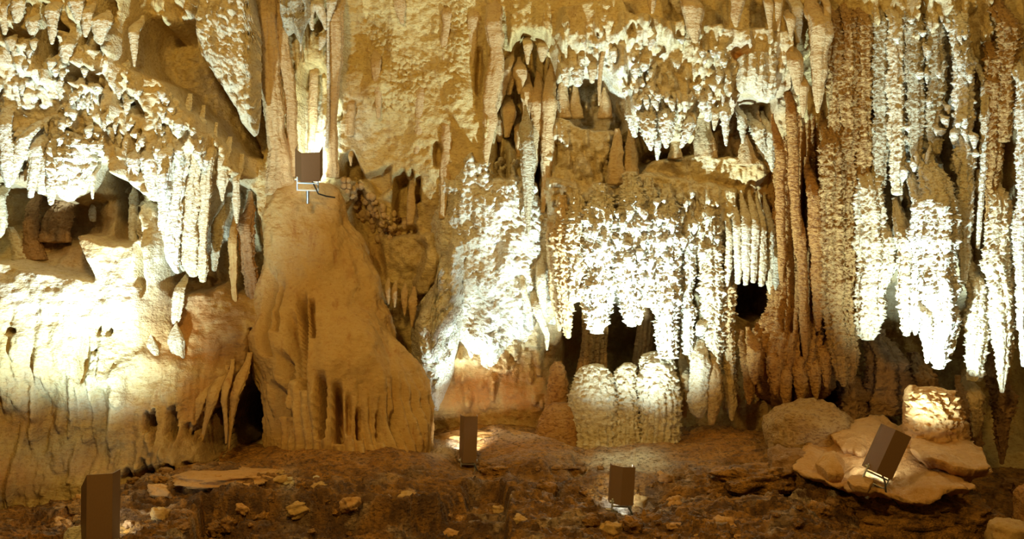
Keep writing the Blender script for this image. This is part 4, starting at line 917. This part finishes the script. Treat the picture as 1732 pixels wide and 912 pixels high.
for poly, n, mat, grp, lab in [
    ([(0,80),(230,110),(300,160),(345,200),(400,250),(300,300),(200,260),(100,240),(0,200)], 70, 'pale', 'stubs on the left overhang', 'short stubby white calcite stub on the crusted upper left overhang'),
    ([(945,60),(1120,60),(1230,90),(1230,180),(1150,200),(1080,200),(1050,150),(945,110)], 55, 'pale', 'stubs on the upper right crust', 'short stubby white calcite stub on the crust above the shelf'),
    ([(1000,330),(1220,325),(1225,430),(1050,440),(1000,420)], 40, 'pale', 'stubs on the frilled bank', 'short stubby white calcite stub on the frilled bank under the shelf'),
    ([(1500,20),(1650,20),(1650,260),(1530,300)], 45, 'pale', 'stubs on the right curtain', 'short curled white calcite stub on the upper right hand curtain')]:
    k = 0
    while k < n:
        a, b = rk.uniform(0, 1732), rk.uniform(0, 480)
        if poly_sd(poly, np.array([a]), np.array([b]))[0] < 0:
            stub(a, b, rk.uniform(4, 8), rk.uniform(9, 24), grp, lab, mat); k += 1

# ------------------------------------------------------------------ rocks on the floor
def rock(name, label, cat, mat, px, py, d, sx, sy, sz, seed, flat=0.0, rot=0.0, lump=0.28, res=48, layers=0.0, group=None):
    """a lumpy boulder, half sizes in metres, px/py = its centre"""
    lat = res // 2; lon = res
    a = np.linspace(0, math.pi, lat + 1)[:, None]; b = np.linspace(0, 2 * math.pi, lon, endpoint=False)[None]
    v = np.stack([np.sin(a) * np.cos(b), np.sin(a) * np.sin(b), np.cos(a) * np.ones_like(b)], -1).reshape(-1, 3)
    e = 0.65; v = np.sign(v) * np.abs(v) ** e; v /= np.linalg.norm(v, axis=1)[:, None] ** 0.5
    v = v * (1 + lump * fbm(v * 1.3 + seed, 5, 0.55) + 0.08 * np.abs(noise(v * 6 + seed)))[:, None]
    if flat: v[:, 2] = np.where(v[:, 2] > flat, flat + 0.15 * (v[:, 2] - flat), v[:, 2])
    v = v * np.array([sx, sy, sz])
    if layers: 
        k = v[:, 2] / layers; v[:, :2] *= (1 + 0.10 * np.abs(np.sin(k * math.pi + 2 * noise(v * 3 + seed))))[:, None]
    c, s = math.cos(rot), math.sin(rot)
    v = v @ np.array([[c, s, 0], [-s, c, 0], [0, 0, 1]])
    q = P(px, py, d)
    if name == 'stone':
        for _ in range(14):
            q = P(px, py, d); d = 0.6 * d + 0.4 * min(max((ZC - floor_z(q.x, d)) * F / (py - 456), 7.0), 11.0)
        q = P(px, py, d); q.z = floor_z(q.x, q.y) + 0.35 * sz
    o = build(name, v + np.array(q), grid_quads(lon, lat + 1, True), mat, loc=tuple(q))
    return tag(o, label, cat, group)

# flat orange slab: traced outline in plan is a tilted plate, two layered leaves over a dark block
def plate(name, label, cat, mat, outline, thick, seed, parent=None, under=0.75, rough=0.02, dome=0.06, res=70):
    """outline = (px, py, depth) of the upper rim; the plate fills it and is 'thick' deep"""
    o3 = np.array([tuple(P(*p)) for p in outline]); n = len(o3)
    t = np.linspace(0, n, 240, endpoint=False); i = t.astype(int); f = (t - i)[:, None]
    rim = o3[i] * (1 - f) + o3[(i + 1) % n] * f
    k = np.array([1, 2, 1.]) / 4
    for _ in range(2):
        rim = (np.roll(rim, 1, 0) + 2 * rim + np.roll(rim, -1, 0)) / 4
    cen = rim.mean(0); m = len(rim)
    rim = rim + (rim - cen) * (0.09 * fbm(rim * 4.5 + seed, 4, 0.6))[:, None] * np.array([1, 1, .3])
    R = np.linspace(0, 1, res // 2)[:, None, None]
    top = cen + (rim - cen)[None] * R
    h = dome * (1 - R[..., 0] ** 2) + rough * fbm(top.reshape(-1, 3) * 4 + seed, 4).reshape(top.shape[:2]) + 0.5 * rough * (np.floor(3 * fbm(top.reshape(-1, 3) * 1.6 + seed, 3)) / 3).reshape(top.shape[:2])
    top[..., 2] += h
    side = []
    for kk, (dz, sc_) in enumerate([(0.06, 1.012), (0.2, 1.0), (0.45, 0.95), (0.7, 0.86), (1.0, under)]):
        r_ = cen + (rim - cen) * sc_; r_[:, 2] += h[-1] - dz * thick
        r_ += (rim - cen) * (0.05 * noise(np.stack([rim[:, 0] * 6, rim[:, 1] * 6, np.full(m, kk * 1.7)], -1)))[:, None]
        side.append(r_)
    bot = cen + (rim - cen) * 0.02; bot[:, 2] = cen[2] - thick
    A = np.concatenate([top, np.array(side), bot[None]])
    nr = A.shape[0]
    loc = (cen[0], cen[1], cen[2] - thick)
    o = build(name, A.reshape(-1, 3), grid_quads(m, nr, True), mat, loc=loc)
    if parent is None: tag(o, label, cat)
    return o
plate('rock_slab', 'big layered orange rock slab under the right floodlight and stubby stalagmite', 'rock', M['slab'],
      [(1338,768,9.3),(1345,790,9.1),(1400,812,8.85),(1440,825,8.65),(1500,838,8.5),(1560,842,8.45),(1600,832,8.5),(1645,818,8.6),(1630,800,8.9),(1672,795,8.9),(1660,765,9.2),(1625,745,9.5),(1540,730,9.9),(1510,712,10.0),(1480,698,10.1),(1440,708,10.0),(1400,735,9.75),(1370,752,9.5)], 0.11, 4.4, rough=0.045, dome=0.03, under=0.8)
plate('rock_leaf', 'upper right leaf of orange rock overhanging a dark crack on the slab', 'rock', M['slab'],
      [(1540,762,9.0),(1560,770,8.85),(1610,786,8.75),(1650,792,8.75),(1674,785,8.85),(1662,757,9.2),(1630,742,9.5),(1580,735,9.6),(1545,745,9.3)], 0.10, 8.1, rough=0.03, dome=0.03)
plate('rock_leaf', 'small rounded orange shell of rock left of the right floodlight', 'rock', M['slab'],
      [(1380,782,8.95),(1400,798,8.8),(1428,800,8.75),(1430,782,8.9),(1412,764,9.1),(1388,768,9.1)], 0.10, 2.7, rough=0.02, dome=0.07)
plate('rock_leaf', 'thin orange rock leaf behind the right floodlight on the upper slab', 'rock', M['slab'],
      [(1405,735,9.45),(1425,757,9.2),(1455,765,9.1),(1490,752,9.3),(1500,722,9.7),(1480,702,9.95),(1445,710,9.9)], 0.10, 6.2, rough=0.02, dome=0.05)
plate('rock_leaf', 'lowest small leaf of rock in front of the right floodlight', 'rock', M['slab'],
      [(1432,812,8.6),(1445,822,8.5),(1470,824,8.45),(1478,812,8.6),(1460,803,8.7),(1440,804,8.7)], 0.07, 3.9, rough=0.015, dome=0.02)
rock('boulder', 'dark brown layered rock block carrying the orange slab', 'rock', M['floor'], 1535, 885, 9.15, 0.62, 0.55, 0.34, 3.0, layers=0.08, lump=0.2, res=110)
rock('boulder', 'smooth ochre boulder lying left behind the orange slab', 'rock', M['umber'], 1368, 735, 9.85, 0.36, 0.38, 0.27, 12.0, lump=0.14, res=90)
rock('boulder', 'brown rock under the left rim of the orange slab', 'rock', M['brown'], 1335, 790, 9.4, 0.18, 0.22, 0.16, 5.0, lump=0.3, res=64)
rock('boulder', 'rounded brown boulder cut by the bottom edge at the far right', 'rock', M['ochre'], 1706, 905, 8.3, 0.16, 0.16, 0.11, 7.0, lump=0.15, res=56)
rock('boulder', 'rusty rock peeping in at the right picture edge', 'rock', M['rust'], 1742, 860, 8.6, 0.1, 0.15, 0.16, 9.0, lump=0.25, res=56)
rock('stone', 'pale cream stone wedge leaning beside the bottom left floodlight', 'rock', M['cream'], 128, 915, 7.95, 0.075, 0.06, 0.085, 2.0, res=44)
rock('stone', 'yellowish stone at the foot of the bottom middle floodlight', 'rock', M['cream'], 1030, 876, 8.95, 0.075, 0.07, 0.05, 8.0, res=44)
rock('stone', 'little pale pebble heap left under the great mound', 'rock', M['cream'], 487, 817, 9.0, 0.05, 0.04, 0.035, 6.0, lump=0.5, res=40)
rock('stone', 'small pale stone right of the pebble heap under the mound', 'rock', M['cream'], 535, 804, 9.15, 0.03, 0.03, 0.022, 14.0, res=30)
rock('stone', 'yellow brown knob of rock at the lip before the mound', 'rock', M['ochre'], 540, 822, 9.0, 0.06, 0.06, 0.04, 15.0, lump=0.4, res=40)
rock('stone', 'light brown stone left of the bottom middle floodlight', 'rock', M['slab'], 915, 856, 8.75, 0.04, 0.04, 0.03, 16.0, lump=0.4, res=36)
rock('stone', 'light brown stone low on the floor right of the bottom middle floodlight', 'rock', M['slab'], 1140, 892, 8.3, 0.055, 0.04, 0.022, 17.0, lump=0.4, res=36)
rock('ledge_rock', 'lit orange ledge rock behind the middle floodlight', 'rock', M['slab'], 830, 752, 10.62, 0.52, 0.20, 0.12, 18.0, lump=0.22, res=96)
rock('ledge_rock', 'dark ledge rock right of the middle floodlight', 'rock', M['floor'], 900, 795, 9.9, 0.42, 0.3, 0.12, 19.0, lump=0.22, res=96, layers=0.05)
rock('ledge_rock', 'ochre ledge rock on the floor before the black recess', 'rock', M['slab'], 380, 808, 9.2, 0.4, 0.3, 0.06, 21.0, lump=0.22, res=96)
rock('ledge_rock', 'rugged brown rock on the floor left of the orange slab', 'rock', M['floor'], 1270, 815, 9.2, 0.3, 0.22, 0.12, 22.0, lump=0.4, res=96, layers=0.05)
mound('stalagmite', 'stubby stalagmite with a pale face and orange cap on the slab', 'stalagmite', M['slab'], [(654,1572,1584,9.6),(657,1556,1600,9.6),(664,1545,1612,9.55),(680,1538,1622,9.5),(705,1535,1627,9.45),(735,1533,1628,9.45),(765,1530,1632,9.45)], 9.5, ratio=0.75, nf=12, lump=0.03, frill=0.5, flute_from=0.9, flute_amp=0.01)
mound('rock_fin', 'thin orange fin of rock standing left behind the stubby stalagmite', 'rock', M['slab'], [(651,1537,1548,9.8),(660,1529,1556,9.8),(690,1526,1558,9.75),(730,1524,1560,9.7)], 9.75, ratio=0.7, nf=4, lump=0.02, frill=0.1, flute_from=0.9, flute_amp=0.01)

# ------------------------------------------------------------------ floodlights
def box(c, s, R=None):
    v = np.array([[x, y, z] for x in (-1, 1) for y in (-1, 1) for z in (-1, 1)], float) * np.array(s) / 2
    q = [[0, 1, 3, 2], [4, 6, 7, 5], [0, 4, 5, 1], [2, 3, 7, 6], [0, 2, 6, 4], [1, 5, 7, 3]]
    if R is not None: v = v @ np.array(R).T
    return v + np.array(c), q
def join(parts):
    V, Q, n = [], [], 0
    for v, q in parts:
        V.append(v); Q.append(np.array(q) + n); n += len(v)
    return np.concatenate(V), np.concatenate(Q)
def bevel(o, wd=0.004):
    m = o.modifiers.new('bevel', 'BEVEL'); m.width = wd; m.segments = 2; m.limit_method = 'ANGLE'
    for p in o.data.polygons: p.use_smooth = False
def rod(pts, r, n=10):
    pts = np.array(pts, float); V = []; 
    for i, p in enumerate(pts):
        t = pts[min(i + 1, len(pts) - 1)] - pts[max(i - 1, 0)]; t /= np.linalg.norm(t)
        a = np.cross(t, [0.3, 0.2, 1.0] if abs(t[2]) < .9 else [1, 0, 0]); a /= np.linalg.norm(a); b = np.cross(t, a)
        for k in range(n):
            th = 2 * math.pi * k / n; V.append(p + r * (math.cos(th) * a + math.sin(th) * b))
    return np.array(V), grid_quads(n, len(pts), True)
def floodlight(label, base, yaw, roll, tilt, wd, ht, fold, cut=0.0, gap=0.07, glow='lens'):
    """sheet steel shield folded round the back of a small floodlight on a yoke; the lamp looks along local +y"""
    e = bpy.data.objects.new('floodlight', None); C.objects.link(e); e.empty_display_size = 0.1
    tag(e, label, 'floodlight', 'floodlights')
    # shield: folded plate, open towards the wall
    prof = []
    f = fold
    for (x, y) in [(-wd/2, 0.16), (-wd/2, 0.02), (-wd/2 + f, -0.10), (wd/2 - 0.004, -0.10 + 0.05), (wd/2, 0.16)]:
        prof.append((x, y))
    prof = np.array(prof)
    inn = prof * np.array([1 - 0.012 / wd, 1]) + np.array([0, 0.006])
    n = len(prof); V = []
    for P_ in (prof, inn):
        for z in (gap, gap + ht):
            for i, (x, y) in enumerate(P_):
                zz = z - (cut if (z > gap and i < 2) else 0)
                V.append((x, y, zz))
    V = np.array(V); Q = []
    for i in range(n - 1):
        Q += [[i, i + 1, n + i + 1, n + i], [2*n + i + 1, 2*n + i, 3*n + i, 3*n + i + 1], [n + i, n + i + 1, 3*n + i + 1, 3*n + i], [i + 1, i, 2*n + i, 2*n + i + 1]]
    Q += [[0, n, 3*n, 2*n], [n-1, 2*n + n-1, 3*n + n-1, n + n-1]]
    # a lid closing the top of the fold
    s = build('shield', V, Q, M['shield'], e, smooth=False)
    lid = np.array([(prof[i][0], prof[i][1], gap + ht - (cut if i < 2 else 0)) for i in range(1, n - 1)] )
    v, q = box((0, 0.05, gap + ht * 0.22), (wd * 0.72, 0.10, ht * 0.36))
    h = build('lamp_housing', v, q, M['housing'], e); bevel(h, 0.01)
    fins = join([box((wd * (-0.28 + 0.14 * k), -0.012, gap + ht * 0.22), (0.008, 0.03, ht * 0.32)) for k in range(5)])
    build('cooling_fin', *fins, M['housing'], h, smooth=False)
    v, q = box((0, 0.101, gap + ht * 0.22), (wd * 0.62, 0.006, ht * 0.28))
    build('lens', v, q, M[glow], h, smooth=False)
    w2 = wd * 0.40
    yk = join([box((-w2, -0.02, 0.045), (0.012, 0.03, 0.13)), box((w2, -0.02, 0.045), (0.012, 0.03, 0.13)), box((0, -0.02, -0.015), (2 * w2 + 0.012, 0.03, 0.010)), box((0, -0.035, 0.055), (2 * w2, 0.014, 0.014))])
    y = build('yoke', *yk, M['steel'], e); bevel(y, 0.002)
    for sx in (-1, 1):
        bv, bq = rod([(sx * (w2 - 0.012), -0.02, 0.085), (sx * (w2 + 0.022), -0.02, 0.085)], 0.013, 8)
        build('pivot_bolt', bv, bq, M['steel'], e)
    v, q = rod([(0, -0.02, -0.02), (0, -0.02, -0.14)], 0.016, 10)
    build('ground_stake', v, q, M['steel'], e)
    c = [(0.03, 0.0, 0.08), (0.07, -0.06, 0.03), (0.10, -0.07, -0.03), (0.17, -0.04, -0.06), (0.24, 0.03, -0.09)]
    build('cable', *rod(c, 0.007, 8), M['cable'], e)
    e.location = base
    e.rotation_euler = (tilt, roll, yaw)
    return e
floodlight('brown shielded floodlight at the bottom left edge beside a pale stone', P(164, 938, 7.9), math.radians(6), 0, math.radians(-2), 0.235, 0.50, 0.07, cut=0.10)
floodlight('brown shielded floodlight perched on top of the great mound', P(521, 318, 10.28), math.radians(4), math.radians(2), math.radians(20), 0.235, 0.27, 0.07, gap=0.08)
floodlight('tall narrow brown shielded floodlight right of the foot of the mound', P(791, 795, 10.05), math.radians(4), math.radians(2), math.radians(-3), 0.155, 0.41, 0.03, glow='lens_hot')
floodlight('brown shielded floodlight in the floor rubble before the pale stalagmite domes', P(1050, 868, 8.9), math.radians(0), math.radians(4), math.radians(-4), 0.185, 0.30, 0.075)
floodlight('brown shielded floodlight tilted to the right standing on the orange slab', P(1478, 815, 8.62), math.radians(-14), math.radians(24), math.radians(-6), 0.22, 0.36, 0.085)

# ------------------------------------------------------------------ loose rubble on the floor before the walls
RUB = []
rr_ = random.Random(21)
n = 0
while n < 110:
    px_ = rr_.uniform(-20, 1750); py_ = rr_.uniform(800, 912)
    if poly_sd([(1290,760),(1700,740),(1700,850),(1300,850)], np.array([px_]), np.array([py_]))[0] < 0: continue
    d = 9.0
    for _ in range(12):
        q = P(px_, py_, d); d = 0.6 * d + 0.4 * min(max((ZC - floor_z(q.x, d)) * F / (py_ - 456), 7.0), 11.0)
    q = P(px_, py_, d); z = floor_z(q.x, q.y)
    sz = rr_.choice([0.022, 0.03, 0.03, 0.045, 0.06, 0.085])
    mk = rr_.choice(['floor', 'floor', 'ochre', 'slab', 'brown'])
    lab = {'floor': 'dark brown rubble stone lying loose on the cave floor', 'ochre': 'yellow brown rubble stone lying loose on the cave floor',
           'slab': 'orange brown rubble stone lying loose on the cave floor', 'brown': 'dull brown rubble stone lying loose on the cave floor'}[mk]
    grp = {'floor': 'dark rubble', 'ochre': 'yellow rubble', 'slab': 'orange rubble', 'brown': 'dull rubble'}[mk] + ' on the cave floor'
    src = [o for k, o in RUB if k == mk]
    if len(src) < 4:
        o = rock('rubble_stone', lab, 'stone', M[mk], px_, py_, d, 1.0, 0.8, 0.6, 3.7 * n, lump=0.45, res=36, group=grp); RUB.append((mk, o))
    else:
        o = rr_.choice(src).copy(); C.objects.link(o)
    o.location = (q.x, q.y, z + 0.2 * sz); o.scale = (sz, sz, sz); o.rotation_euler = (rr_.uniform(-.3, .3), rr_.uniform(-.3, .3), rr_.uniform(0, 6.3))
    n += 1

# small repeats that ended up wholly buried in the rock are taken out again
bpy.context.view_layer.update()
DG = bpy.context.evaluated_depsgraph_get()
seen = set(); eye = Vector((0, 0, ZC))
for py_ in range(1, 912, 3):
    for px_ in range(1, 1732, 3):
        hit, loc, nrm, idx, ob, mx = sc.ray_cast(DG, eye, (P(px_, py_, 1.0) - eye).normalized())
        if hit: seen.add(ob.name)
for o in list(C.objects):
    if o.name.split('.')[0] in ('calcite_stub', 'popcorn_knob', 'rubble_stone', 'flowstone_rib') and o.name not in seen:
        bpy.data.objects.remove(o)
